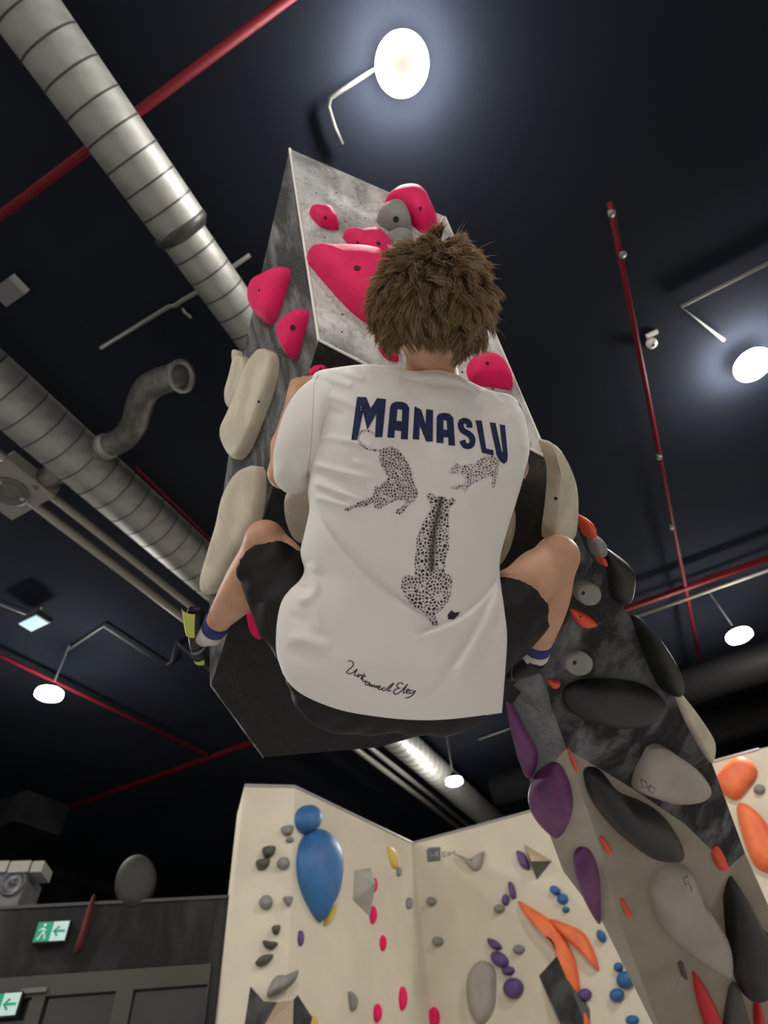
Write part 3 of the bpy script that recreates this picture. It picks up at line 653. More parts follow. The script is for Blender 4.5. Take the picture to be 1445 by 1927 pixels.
# ---- joints
J = dict(neck=P(812, 725, 1.445), head=P(810, 582, 1.29), chest=P(780, 880, 1.51), belly=P(755, 1080, 1.54), pelvis=P(735, 1240, 1.58),
         shL=P(632, 780, 1.46), elL=P(533, 891, 1.59), wrL=P(556, 752, 1.74), shR=P(935, 815, 1.47), elR=P(965, 880, 1.64), wrR=P(935, 815, 1.70),
         hipL=P(655, 1225, 1.60), knL=P(500, 1018, 1.70), anL=P(404, 1182, 1.93), hipR=P(850, 1225, 1.60), knR=P(1046, 1050, 1.70), anR=P(1012, 1219, 1.94))
body = Field(np.minimum.reduce(list(J.values())) - .25, np.maximum.reduce(list(J.values())) + .25, .0052)
B_ = body
B_.chain([J['pelvis'], J['belly'], J['chest'], P(795, 800, 1.50)], [.13, .115, .11, .085], .05)
B_.cone(J['shL'], J['shR'], .055, .055, .06)
B_.chain([P(805, 795, 1.49), J['neck'], P(812, 650, 1.385)], [.07, .066, .066], .03)
HX = _n(VX * .985 + VY * .12); HY = _n(VY - HX * np.dot(VY, HX)); HW = np.cross(HX, HY)
if np.dot(HW, VW) < 0: HW = -HW
HC = J['head']
B_.ell(HC, (HX, HY, HW), (.086, .110, .100), .02)
B_.ell(HC + HY * .055 + HW * .045, (HX, HY, HW), (.058, .068, .055), .03)      # jaw
B_.ell(HC + HY * .022 + HW * .102, (HX, HY, HW), (.013, .022, .018), .012)      # nose
for s in (-1, 1):
    B_.ell(HC + HX * s * .090 + HY * .03 + HW * .01, (HX, HY, HW), (.011, .032, .021), .008)   # ears
B_.ell(HC + HY * .058 + HW * .096, (HX, HY, HW), (.024, .008, .012), .008)      # lips
B_.ell(HC - HY * .012 + HW * .084, (HX, HY, HW), (.05, .010, .018), .015)       # brow
# arms
B_.chain([J['shL'], (J['shL'] + J['elL']) / 2 + VW * .0, J['elL']], [.056, .050, .041], .03)
B_.chain([J['elL'], J['elL'] * .65 + J['wrL'] * .35 - VX * .004, J['wrL']], [.042, .043, .028], .02)
B_.chain([J['shR'], J['elR']], [.054, .042], .03); B_.chain([J['elR'], J['elR'] * .65 + J['wrR'] * .35, J['wrR']], [.042, .042, .028], .02)
# legs
def leg(hip, kn, an, side, thick=1., fat=1.):
    B_.chain([hip, hip * .5 + kn * .5, hip * .18 + kn * .82, kn], [.088, .078 * thick, .064 * thick, .058], .03)
    ax = an - kn; cf = _n(np.cross(np.cross(ax, hip - kn), ax))               # towards the calf
    rows = spline(np.array([[*(kn + ax * t + cf * o), r] for t, o, r in ((0, 0, .057), (.18, .010, .062), (.36, .016, .068), (.6, .012, .060), (.85, .0, .042), (1., 0, .034))]), 4)
    B_.chain([q[:3] for q in rows], [q[3] * fat for q in rows], .012)
    return ax
leg(J['hipL'], J['knL'], J['anL'], -1)
leg(J['hipR'], J['knR'], J['anR'], 1, 1.08, 1.08)
B_.ell(J['knR'] + VY * -.012 + VX * .008, (VX, VY, VW), (.058, .055, .06), .03); B_.ell(J['knL'] + VY * -.008 - VX * .004, (VX, VY, VW), (.05, .05, .055), .03)
# feet inside the shoes
def foot_axes(heel, toe): return heel, toe
heelL, toeL = P(366, 1160, 1.95), P(374, 1240, 2.05); heelR, toeR = P(1003, 1250, 1.96), P(968, 1262, 2.02)
B_.chain([J['anL'], heelL * .5 + toeL * .5, toeL], [.032, .018, .010], .005); B_.chain([J['anR'], heelR * .7 + toeR * .3], [.032, .018], .005)
# hands: palm plus five separate, bent fingers closed on the holds
def hand(wr, palm_dir, across, curl, s=1.0):
    pd = _n(palm_dir); ac = _n(across - pd * np.dot(across, pd)); cu = _n(curl - pd * np.dot(curl, pd) - ac * np.dot(curl, ac))
    pc = wr + pd * .045
    B_.chain([wr, pc], [.027, .030], .015)
    for i in range(4):
        o = (i - 1.5) * .0195; L = [.040, .045, .042, .033][i]
        b = wr + pd * .078 + ac * o
        B_.chain([wr + pd * .02 + ac * o * .7, b], [.014, .0125], .012)
        k1 = b + _n(pd * .9 + cu * .45) * L; k2 = k1 + _n(pd * .35 + cu * .95) * L * .72; k3 = k2 + _n(cu - pd * .25) * L * .5
        B_.chain([b, k1, k2, k3], [.0108, .0098, .0090, .0078], .003)
    t0 = wr + pd * .022 - ac * .024; t1 = t0 + _n(pd * .6 - ac * .8 + cu * .3) * .038; t2 = t1 + _n(pd * .85 - ac * .2 + cu * .5) * .03; t3 = t2 + _n(pd * .6 + cu * .8) * .022
    B_.chain([t0, t1, t2, t3], [.016, .0125, .0105, .0085], .006)
hand(J['wrL'], P(572, 705, 1.80) - J['wrL'], VX * -1. + VW * .3, VW + VX * .6)
hand(J['wrR'], P(925, 770, 1.74) - J['wrR'], VX, VW)
V, Q = B_.mesh()
fast_mesh('body', V, Q, MT['skin'], person)
# eyes
for s in (-1, 1):
    m = MB().lathe(HC + HX * s * .032 + HY * .004 + HW * .083, [(0, .012), (.006, .0105), (.010, .006), (.012, 0)], 12, HW)
    m.build('eye', mat('eye_white', (.7, .7, .7), .2), person, True)

# ---- shorts
sh = Field(np.minimum.reduce([J['knL'], J['hipL'], J['pelvis'], J['hipR'], J['knR'], J['belly']]) - .22, np.maximum.reduce([J['knL'], J['hipL'], J['pelvis'], J['hipR'], J['knR'], J['belly']]) + .22, .0058)
sh.chain([J['belly'] + VY * .05 + VW * .03, J['pelvis'] + VW * .02], [.13, .15], .05)
sh.ell(P(735, 1262, 1.575), (VX, VY, VW), (.235, .175, .135), .05)
sh.ell(P(650, 1285, 1.56), (VX, VY, VW), (.155, .135, .13), .05); sh.ell(P(830, 1290, 1.565), (VX, VY, VW), (.155, .135, .13), .05)
opL, opR = P(508, 1068, 1.665), P(962, 1150, 1.655)
sh.chain([P(625, 1235, 1.60), P(560, 1150, 1.635), opL + (opL - P(560, 1150, 1.635)) * .6], [.138, .116, .096], .04)
sh.chain([P(860, 1235, 1.60), P(930, 1170, 1.635), P(1010, 1115, 1.67)], [.138, .118, .102], .04)
cutL = _n(_n(opL - P(600, 1200, 1.62)) + VW * .75); opR = P(972, 1160, 1.655); cutR = _n(_n(P(1000, 1120, 1.66) - P(900, 1190, 1.62)) + VW * .75)
sh.f = sh.f
# wrinkles in the cloth
gx = np.meshgrid(*[sh.lo[k] + sh.h * np.arange(sh.n[k]) for k in range(3)], indexing='ij', sparse=True)
dl = sum((gx[k] - opL[k]) * cutL[k] for k in range(3)); dr = sum((gx[k] - opR[k]) * cutR[k] for k in range(3))
w = sum(gx[k] * (VX[k] * 1.0 + VY[k] * .55) for k in range(3)); w2 = sum(gx[k] * (VY[k] - VX[k] * .5) for k in range(3))
sh.f += (.004 * np.sin(w * 75 + 2.2 * np.sin(w2 * 22)) * np.sin(w2 * 18 + 1)).astype(np.float32)
far_l = sum((gx[k] - person.location[k]) * VX[k] for k in range(3))
sh.f = np.where(far_l < -.08, np.maximum(sh.f, dl), np.where(far_l > .08, np.maximum(sh.f, dr), sh.f)).astype(np.float32)
V, Q = sh.mesh(); shorts = fast_mesh('shorts', V, Q, MT['shorts'], person, sm=7)

# ---- socks and shoes
def sock(an, kn, heel, toe, k=1.):
    ax = _n(an - kn)
    a = an - ax * .034; b = an + ax * .012
    s1 = MB().tube([a - ax * .002, a, a + ax * .02, b], [.047 * k, .050 * k, .047 * k, .044 * k], 20).build('sock', MT['sock_blue'], person, True)
    s2 = MB().tube([b - ax * .002, b + ax * .02, an + (heel * .45 + toe * .55 - an) * .6], [.045 * k, .044 * k, .040 * k], 20).build('sock_foot', MT['sock_white'], s1, True)
sock(J['anL'], J['knL'], heelL, toeL); sock(J['anR'], J['knR'], heelR, toeR, 1.02)
def shoe(heel, toe, up, side, lime=True):
    ax = _n(toe - heel); up = _n(up - ax * np.dot(up, ax)); lat = np.cross(ax, up); L = np.linalg.norm(toe - heel)
    V = []; F_ = []; N = 18; rows = 13
    for i in range(rows):
        t = i / (rows - 1); w = .041 * (math.sin(math.pi * min(.97, .12 + .86 * t)) ** .5) * (1.08 if .45 < t < .8 else 1.); h = .041 * (1 - .55 * t) * (1 if 0 < i < rows - 1 else .6)
        if i in (0, rows - 1): w *= .55
        c = heel + ax * (L * 1.45 * (t - .13)) - up * (.012 * t)
        for k in range(N):
            a = 2 * math.pi * k / N; V.append(c + lat * w * math.cos(a) + up * h * (math.sin(a) if math.sin(a) > 0 else .75 * math.sin(a)))
    for i in range(rows - 1):
        for k in range(N): F_.append((i * N + k, i * N + (k + 1) % N, (i + 1) * N + (k + 1) % N, (i + 1) * N + k))
    F_.append(tuple(range(N))); F_.append(tuple((rows - 1) * N + k for k in range(N)))
    o = mesh_obj('climbing_shoe', V, F_, MT['shoe'], person, True)
    # lime heel and toe patches, pull tab, straps
    for (t0, t1, a0, a1, mt, nm) in ((.0, .36, -1.4, .45, MT['lime'], 'heel_patch'), (.86, .97, -.8, 1.2, MT['lime'], 'toe_patch'), (.62, .68, -.2, 1.6, MT['b_grey'], 'strap')):
        if mt is MT['lime'] and not lime: continue
        PV = []; PF = []; n1 = 6; n2 = 8
        for i in range(n1 + 1):
            t = t0 + (t1 - t0) * i / n1; w = .0425 * (math.sin(math.pi * min(.97, .12 + .86 * t)) ** .5) * (1.08 if .45 < t < .8 else 1.) + .001; h = .041 * (1 - .55 * t) + .0022
            c = heel + ax * (L * 1.45 * (t - .13)) - up * (.012 * t)
            for j in range(n2 + 1):
                a = a0 + (a1 - a0) * j / n2; a = a if side > 0 else math.pi - a
                PV.append(c + lat * w * math.cos(a) + up * h * math.sin(a))
        for i in range(n1):
            for j in range(n2): PF.append((i * (n2 + 1) + j, i * (n2 + 1) + j + 1, (i + 1) * (n2 + 1) + j + 1, (i + 1) * (n2 + 1) + j))
        mesh_obj(nm, PV, PF, mt, o, True)
shoe(P(367, 1160, 1.93), P(380, 1232, 2.03), VX - VW * .25, 1)
shoe(P(1006, 1252, 1.95), P(962, 1266, 2.03), -VW * .5 - VY, -1, False)
# ---- t-shirt: one sheet over the back, one over the front, sharing their outline
Lb = [(585, 712), (583, 760), (584, 820), (583, 880), (579, 925), (581, 960), (573, 1000), (565, 1040), (572, 1072), (563, 1092), (546, 1108), (531, 1128), (523, 1155), (519, 1190), (520, 1230), (532, 1268)]
Rb = [(978, 758), (992, 800), (997, 845), (988, 890), (972, 945), (955, 1000), (942, 1050), (942, 1090), (950, 1150), (955, 1200), (951, 1270), (945, 1342)]
Tb = [(585, 712), (598, 698), (640, 690), (690, 685), (735, 688), (775, 697), (820, 694), (860, 704), (890, 720), (925, 735), (958, 742), (978, 758)]
Bb = [(532, 1268), (550, 1293), (582, 1315), (640, 1337), (705, 1349), (780, 1356), (850, 1354), (945, 1342)]
NU, NV = 170, 210
Lc, Rc, Tc, Bc = (resample(spline(q, 10), n) for q, n in ((Lb, NV + 1), (Rb, NV + 1), (Tb, NU + 1), (Bb, NU + 1)))
uu = np.linspace(0, 1, NU + 1)[None, :, None]; vv = np.linspace(0, 1, NV + 1)[:, None, None]
PXY = (1 - vv) * Tc[None] + vv * Bc[None] + (1 - uu) * Lc[:, None] + uu * Rc[:, None] - ((1 - uu) * (1 - vv) * Tc[0] + uu * (1 - vv) * Tc[-1] + (1 - uu) * vv * Bc[0] + uu * vv * Bc[-1])
U = uu[0, :, 0][None, :].repeat(NV + 1, 0); VV = vv[:, 0, 0][:, None].repeat(NU + 1, 1)
def polydist(pts, X, Y):
    """signed distance (positive below / right of the line) and position along it"""
    p = resample(spline(pts, 8), 40); best = np.full(X.shape, 1e9); sg = np.zeros(X.shape); tt = np.zeros(X.shape)
    for i in range(len(p) - 1):
        a, b = p[i], p[i + 1]; ab = b - a; t = np.clip(((X - a[0]) * ab[0] + (Y - a[1]) * ab[1]) / (ab @ ab), 0, 1)
        dx = X - a[0] - t * ab[0]; dy = Y - a[1] - t * ab[1]; d = np.hypot(dx, dy); m = d < best
        best = np.where(m, d, best); sg = np.where(m, np.sign(ab[0] * dy - ab[1] * dx), sg); tt = np.where(m, (i + t) / (len(p) - 1), tt)
    return best * np.where(sg == 0, 1, sg), tt
def ridge(pts, amp, wid, X, Y, ends=.12):
    d, t = polydist(pts, X, Y); e = np.clip(np.minimum(t, 1 - t) / ends, 0, 1); e = e * e * (3 - 2 * e)
    return amp * np.exp(-(d / wid) ** 2) * e
def step(pts, amp, up, down, X, Y, ends=.1):
    """cloth lying over cloth: a lip along the line, falling away below it"""
    d, t = polydist(pts, X, Y); e = np.clip(np.minimum(t, 1 - t) / ends, 0, 1); e = e * e * (3 - 2 * e)
    return e * np.where(d > 0, amp * (1 - np.exp(-d / 2.5)) * np.exp(-d / down), -.35 * amp * np.exp(d / up))
X, Y = PXY[..., 0], PXY[..., 1]
D = np.zeros_like(X)
D += step([(588, 935), (612, 985), (650, 1035), (700, 1088), (760, 1132), (812, 1165), (836, 1178)], .013, 26, 75, X, Y, .25)
D += step([(770, 1198), (822, 1180), (868, 1160), (905, 1130), (930, 1095), (943, 1060)], .013, 22, 60, X, Y, .2)
D += ridge([(945, 1070), (925, 1120), (890, 1185), (855, 1240), (820, 1285), (780, 1318)], -.007, 7, X, Y, .15)
D += ridge([(952, 1080), (935, 1140), (903, 1200), (872, 1255), (842, 1300)], .008, 16, X, Y, .2)
D += ridge([(948, 1090), (940, 1150), (925, 1210)], -.004, 5, X, Y, .3)
for pts, a, w_ in (([(590, 738), (640, 752), (690, 772)], .0035, 8), ([(587, 765), (620, 772), (650, 785)], -.003, 7), ([(600, 702), (630, 715), (665, 728)], .004, 6),
                   ([(612, 698), (650, 702), (690, 716)], .004, 6), ([(588, 822), (640, 826), (690, 838)], .0025, 7), ([(640, 828), (668, 832), (700, 842)], .003, 4),
                   ([(582, 872), (612, 880), (650, 890), (720, 902)], .005, 6), ([(590, 888), (640, 905), (690, 915)], -.004, 7), ([(585, 905), (620, 920), (660, 934), (700, 944)], .005, 6),
                   ([(660, 868), (700, 875), (735, 884)], .003, 5), ([(590, 935), (630, 945), (665, 955)], .0045, 6), ([(598, 920), (630, 934), (655, 942)], -.003, 5),
                   ([(900, 735), (925, 742), (950, 760)], .005, 5), ([(912, 730), (940, 738), (970, 750)], .006, 4), ([(935, 748), (960, 752), (985, 775)], -.004, 5),
                   ([(960, 770), (978, 800), (985, 850)], .004, 7), ([(690, 698), (760, 716), (850, 726), (900, 738)], -.0022, 6),
                   ([(640, 700), (700, 708), (760, 724)], .002, 10), ([(962, 880), (925, 905), (890, 918)], .002, 8)):
    D += ridge(pts, a, w_, X, Y)
# bunched cloth at the left waist
D += ridge([(574, 1062), (588, 1085), (592, 1105), (580, 1122), (556, 1130)], .009, 11, X, Y) + ridge([(556, 1104), (572, 1110), (572, 1098)], -.006, 9, X, Y, .3)
D += ridge([(530, 1205), (565, 1202), (600, 1214), (630, 1226)], .006, 13, X, Y, .3) + ridge([(534, 1224), (575, 1226), (620, 1246)], -.003, 15, X, Y, .3)
D += ridge([(588, 1110), (594, 1145), (600, 1200)], .004, 12, X, Y, .3) + ridge([(540, 1160), (570, 1166), (590, 1176)], -.003, 12, X, Y, .3)
D += ridge([(578, 1000), (590, 1040), (598, 1080)], .004, 9, X, Y)
D += .0018 * np.sin(X * .021 + 1.3 * np.sin(Y * .017)) * np.sin(Y * .024 + .8)
D *= 2.1
env = np.clip(np.minimum(U, 1 - U) / .02, 0, 1)
dc = np.interp(VV, [0, .3, .7, 1], [1.445, 1.47, 1.50, 1.52]); bulge = np.interp(VV, [0, .08, .25, .6, .85, 1], [.10, .13, .15, .135, .155, .125])
prof = (1 - np.abs(2 * U - 1) ** 2.6) ** .5
spine = .010 * np.exp(-((U - .5) / .09) ** 2) * np.interp(VV, [0, .15, .6, .9], [0, 1, .8, 0])
blade = .012 * (np.exp(-(((U - .27) / .12) ** 2 + ((VV - .2) / .12) ** 2)) + np.exp(-(((U - .75) / .12) ** 2 + ((VV - .22) / .12) ** 2)))
roll = .05 * np.clip(1 - VV / .05, 0, 1) ** 2 * np.abs(2 * U - 1) ** 1.5
depth = dc - bulge * prof + spine - blade + roll - D * env
def to3d(X, Y, dep): return ORG + np.stack([X - CX, -(Y - CY), np.full_like(X, -FPX)], -1) @ ROT.T * (dep / FPX)[..., None]
Vb = to3d(X, Y, depth).reshape(-1, 3)
def grid_faces(nv, nu, off=0, flip=False):
    i, j = np.meshgrid(np.arange(nv), np.arange(nu), indexing='ij'); a = (i * (nu + 1) + j).ravel() + off
    q = np.stack([a, a + 1, a + nu + 2, a + nu + 1], 1); return q[:, ::-1] if not flip else q
FBk = grid_faces(NV, NU)
shirt = fast_mesh('t_shirt', Vb, FBk, MT['shirt'], person, sm=1)
sm_ = shirt.modifiers.new('cloth', 'SOLIDIFY'); sm_.thickness = .0016; sm_.offset = -1
st = BVHTree.FromPolygons([tuple(np.array(v.co) + np.array(person.location)) for v in shirt.data.vertices], [tuple(p.vertices) for p in shirt.data.polygons])
# front sheet (facing the boulder)
su = slice(None, None, 5)
Xf, Yf = X[::5, ::5], Y[::5, ::5]; Uf, Vf = U[::5, ::5], VV[::5, ::5]
df = np.interp(Vf, [0, .3, .7, 1], [1.445, 1.47, 1.50, 1.52]) + .13 * (1 - np.abs(2 * Uf - 1) ** 2.6) ** .5
sc_ = df / depth[::5, ::5].max()
fast_mesh('shirt_front', to3d(Xf, Yf, df).reshape(-1, 3), grid_faces(NV // 5, NU // 5, 0, True), MT['shirt'], shirt, sm=0)
# sleeves
def sleeve(rings, name='sleeve'):
    """rings: (centre px, py, depth, half width px along the ring axis, ring axis angle deg, half depth m)"""
    r = np.array(rings, float); n = len(r); t = np.linspace(0, n - 1, n * 7); N = 40
    tab = np.stack([np.interp(t, np.arange(n), spline(r, 1)[:, k] if False else r[:, k]) for k in range(r.shape[1])], 1)
    for _ in range(6): tab[1:-1] = (tab[:-2] + 2 * tab[1:-1] + tab[2:]) / 4
    Vs = []
    for i, (x, y, d, hw, an, hd) in enumerate(tab):
        a = math.radians(an); ax, ay = math.cos(a), math.sin(a)
        for k in range(N):
            f = 2 * math.pi * k / N; wob = 1 + .02 * math.sin(3 * f + i * .25) + .015 * math.sin(5 * f - i * .4)
            Vs.append(P(x + ax * hw * math.cos(f) * wob, y + ay * hw * math.cos(f) * wob, d - hd * math.sin(f) * wob))
    m = len(tab); i, j = np.meshgrid(np.arange(m - 1), np.arange(N), indexing='ij'); j2 = (j + 1) % N
    Qs = np.stack([i * N + j, i * N + j2, (i + 1) * N + j2, (i + 1) * N + j], -1).reshape(-1, 4)
    o = fast_mesh(name, np.array(Vs), Qs, MT['shirt'], shirt, sm=1)
    s = o.modifiers.new('cloth', 'SOLIDIFY'); s.thickness = .002; s.offset = 0
    return o
sleeve([(625, 745, 1.435, 54, 102, .075), (604, 770, 1.44, 72, 92, .082), (588, 800, 1.45, 74, 72, .083), (571, 838, 1.475, 56, 38, .080), (557, 866, 1.50, 47, 24, .078), (551, 888, 1.52, 37, 14, .074), (550, 905, 1.545, 35, 10, .066), (551, 918, 1.565, 28, 6, .05), (552, 926, 1.575, 17, 3, .03), (552, 930, 1.58, 4, 0, .008)])
sleeve([(950, 800, 1.44, 42, 100, .07), (965, 835, 1.50, 38, 80, .07), (966, 862, 1.56, 34, 60, .062), (964, 880, 1.60, 32, 40, .058)])
# ribbed collar along the neckline
nk = resample(spline([(722, 690), (745, 693), (775, 701), (820, 700), (858, 710), (884, 725), (896, 733)], 8), 30); m = MB()
def on_shirt(x, y, off=.0012):
    h = st.ray_cast(Vector(ORG), Vector(ray(x, y)).normalized())
    if h[0] is None: return None
    q = np.array(h[0]); n = np.array(h[1]); n = n if np.dot(n, ray(x, y)) < 0 else -n
    return q + n * off
rows = []
for k in range(5):
    rows.append([on_shirt(x + 1.0 * k, y + 3.4 * k, .0028 if 0 < k < 4 else .0004) for x, y in nk])
vs_ = []; fs_ = []; ok = all(q is not None for r in rows for q in r)
if ok:
    for r in rows: vs_ += r
    n = len(nk); fs_ = [(k * n + i, (k + 1) * n + i, (k + 1) * n + i + 1, k * n + i + 1) for k in range(4) for i in range(n - 1)]
    mesh_obj('collar', vs_, fs_, MT['shirt'], shirt, True)
else: print('collar missed', [(k, i) for k, r in enumerate(rows) for i, q in enumerate(r) if q is None])

# shoulder seam of the left sleeve
lp_ = np.array(person.location); SVx = []; SFx = []
for ob in [shirt] + [c for c in shirt.children if c.name.startswith('sleeve')]:
    b = len(SVx); SVx += [tuple(np.array(v.co) + lp_) for v in ob.data.vertices]; SFx += [tuple(i + b for i in p.vertices) for p in ob.data.polygons]
st_torso = st; st = BVHTree.FromPolygons(SVx, SFx)
sp_ = [on_shirt(x, y, .0004) for x, y in resample(spline([(600, 706), (592, 722), (590, 760), (588, 800), (585, 845), (581, 872), (577, 895)], 8), 60)]
sp_ = [q for q in sp_ if q is not None]
MB().tube(sp_, .0013, 6).build('sleeve_seam', mat('seam_thread', (.42, .40, .385), .9), shirt, True)
st = st_torso
# ---- prints laid on the cloth
MT['navy'] = mat('print_navy', (.007, .014, .062), .75, col2=(.012, .02, .078), scale=60)
MT['ink'] = mat('print_ink', (.035, .035, .04), .75)
def print_poly(name, poly, hole=None, mt=None, step_=7.0, off=.0014):
    """outline (+ hole) filled with a constrained triangulation and laid on the cloth"""
    def dense(p):
        p = np.array(p, float); out = []
        for a, b in zip(p, np.roll(p, -1, 0)):
            n = max(1, int(np.linalg.norm(b - a) / step_)); out += [a + (b - a) * k / n for k in range(n)]
        return np.array(out)
    loops = [dense(poly)] + ([dense(hole)] if hole else [])
    pts = list(np.vstack(loops)); edges = []; b = 0
    for l in loops: edges += [(b + i, b + (i + 1) % len(l)) for i in range(len(l))]; b += len(l)
    def inside(q, p):
        c = False; n = len(p)
        for i in range(n):
            x1, y1 = p[i]; x2, y2 = p[(i + 1) % n]
            if (y1 > q[1]) != (y2 > q[1]) and q[0] < (x2 - x1) * (q[1] - y1) / (y2 - y1) + x1: c = not c
        return c
    lo = np.min(poly, 0); hi = np.max(poly, 0)
    for x in np.arange(lo[0], hi[0], step_):
        for y in np.arange(lo[1], hi[1], step_):
            if inside((x, y), loops[0]) and not (hole and inside((x, y), loops[1])): pts.append(np.array([x, y]))
    r = delaunay_2d_cdt([Vector(p) for p in pts], edges, [], 0, 1e-4)
    V2 = [np.array(v) for v in r[0]]; F2 = []
    for f in r[2]:
        c = sum(V2[i] for i in f) / len(f)
        if inside(c, loops[0]) and not (hole and inside(c, loops[1])): F2.append(tuple(f))
    V3 = [on_shirt(x, y, off) for x, y in V2]; bad = {i for i, q in enumerate(V3) if q is None}
    F2 = [f for f in F2 if not bad & set(f)]; V3 = [q if q is not None else np.zeros(3) for q in V3]
    used = sorted({i for f in F2 for i in f}); re = {k: i for i, k in enumerate(used)}
    return mesh_obj(name, [V3[i] for i in used], [tuple(re[i] for i in f) for f in F2], mt, shirt, True)
def c5(p): return [(640 + .2422 * x, 720 + .2422 * y) for x, y in p]
def c6(p): return [(630 + .2353 * x, 920 + .2353 * y) for x, y in p]
def thick(path, w):
    p = resample(spline(path, 8), 26); t = np.gradient(p, axis=0); t /= np.linalg.norm(t, axis=1)[:, None]; n = np.stack([-t[:, 1], t[:, 0]], 1)
    return [tuple(q) for q in np.vstack([p + n * w / 2, (p - n * w / 2)[::-1]])]
LET = [([(133, 112), (203, 115), (238, 200), (288, 122), (357, 130), (327, 425), (270, 425), (281, 245), (211, 368), (179, 232), (133, 448), (88, 448)], None),
       ([(365, 428), (388, 190), (402, 163), (432, 149), (480, 150), (517, 165), (537, 197), (531, 300), (524, 443), (470, 440), (474, 378), (424, 372), (420, 430)], [(445, 207), (482, 212), (478, 302), (436, 298)]),
       ([(562, 440), (578, 185), (630, 212), (664, 325), (668, 207), (722, 215), (720, 458), (668, 458), (618, 335), (613, 444)], None),
       ([(748, 468), (750, 268), (770, 242), (810, 235), (850, 243), (878, 272), (885, 360), (892, 492), (842, 488), (840, 428), (803, 424), (803, 472)], [(803, 292), (828, 297), (832, 370), (802, 365)]),
       (thick([(1003, 352), (1000, 318), (972, 298), (942, 306), (936, 340), (955, 376), (998, 400), (1024, 432), (1024, 474), (998, 496), (964, 486), (948, 450)], 46), None),
       ([(1050, 295), (1098, 297), (1132, 512), (1187, 525), (1190, 568), (1100, 545)], None),
       ([(1160, 310), (1205, 315), (1252, 535), (1262, 545), (1237, 325), (1278, 332), (1300, 570), (1295, 610), (1270, 632), (1240, 610), (1215, 570)], None)]
for p, h in LET: print_poly('printed_letter', c5(p), c5(h) if h else None, MT['navy'])
# spotted cats: cells of the print carry their own ink tone
def cat_mat():
    m = mat('print_cat', (.2, .2, .2), .8); nt = m.node_tree; a = nt.nodes.new('ShaderNodeAttribute'); a.attribute_name = 'ink'
    nt.links.new(a.outputs['Color'], nt.nodes['Principled BSDF'].inputs['Base Color']); return m
MT['cat'] = cat_mat()
def inpoly(X, Y, p):
    c = np.zeros(X.shape, bool); n = len(p)
    for i in range(n):
        x1, y1 = p[i]; x2, y2 = p[(i + 1) % n]
        if y1 == y2: continue
        c ^= ((y1 > Y) != (y2 > Y)) & (X < (x2 - x1) * (Y - y1) / (y2 - y1) + x1)
    return c
def cat_print(polys, cell, spine=None, cs=1.05, fade=None, seed=1, light=(.62, .59, .57), dark=(.020, .018, .022), mid=(.16, .13, .14), net=.34):
    allp = np.vstack([np.array(p) for p in polys]); lo = allp.min(0) - 2; hi = allp.max(0) + 2
    gx_ = np.arange(lo[0], hi[0], cs); gy_ = np.arange(lo[1], hi[1], cs); Xc, Yc = np.meshgrid(gx_ + cs / 2, gy_ + cs / 2)
    ins_ = np.zeros(Xc.shape, bool)
    for p in polys: ins_ |= inpoly(Xc, Yc, p)
    rg = np.random.RandomState(seed)
    nx, ny = int((hi[0] - lo[0]) / cell) + 4, int((hi[1] - lo[1]) / cell) + 4
    jx = rg.rand(nx, ny); jy = rg.rand(nx, ny); jt = rg.rand(nx, ny); f1 = np.full(Xc.shape, 9.); f2 = np.full(Xc.shape, 9.); tn = np.zeros(Xc.shape)
    a = (Xc - lo[0]) / cell + 1; b = (Yc - lo[1]) / cell + 1
    for dx in (-1, 0, 1):
        for dy in (-1, 0, 1):
            i = np.clip(np.floor(a).astype(int) + dx, 0, nx - 1); j = np.clip(np.floor(b).astype(int) + dy, 0, ny - 1)
            d = np.hypot(i + jx[i, j] - a, j + jy[i, j] - b); m = d < f1
            f2 = np.where(m, f1, np.minimum(f2, d)); tn = np.where(m, jt[i, j], tn); f1 = np.minimum(f1, d)
    n1 = rg.rand(*Xc.shape)
    lt = np.clip((net - (f2 - f1)) / .18, 0, 1); core = np.clip((.20 - f1) / .1, 0, 1) * (tn > .35)
    col = np.array(dark)[None, None] * (1 - lt[..., None]) + np.array(light)[None, None] * lt[..., None]
    col = col * (1 - core[..., None]) + np.array(mid) * core[..., None]
    col *= (.72 + .5 * n1)[..., None]
    if spine is not None:
        d, t = polydist(spine[0], Xc, Yc); s = np.exp(-(d / spine[1]) ** 2)[..., None] * .92; col = col * (1 - s) + np.array(dark) * s
    if fade is not None: ins_ &= rg.rand(*Xc.shape) > fade(Xc, Yc)
    ii, jj = np.nonzero(ins_); key = {}; V3 = []; F3 = []; cc = []
    def vid(i, j):
        k = (i, j)
        if k not in key:
            q = on_shirt(lo[0] + j * cs, lo[1] + i * cs, .0012); key[k] = len(V3) if q is not None else -1
            if q is not None: V3.append(q)
        return key[k]
    for i, j in zip(ii, jj):
        f = (vid(i, j), vid(i, j + 1), vid(i + 1, j + 1), vid(i + 1, j))
        if min(f) >= 0: F3.append(f); cc.append(col[i, j])
    o = mesh_obj('printed_leopard', V3, F3, MT['cat'], shirt, True)
    at = o.data.color_attributes.new('ink', 'FLOAT_COLOR', 'CORNER')
    at.data.foreach_set('color', np.repeat(np.hstack([np.array(cc), np.ones((len(cc), 1))]), 4, 0).astype(np.float32).ravel())
    return o
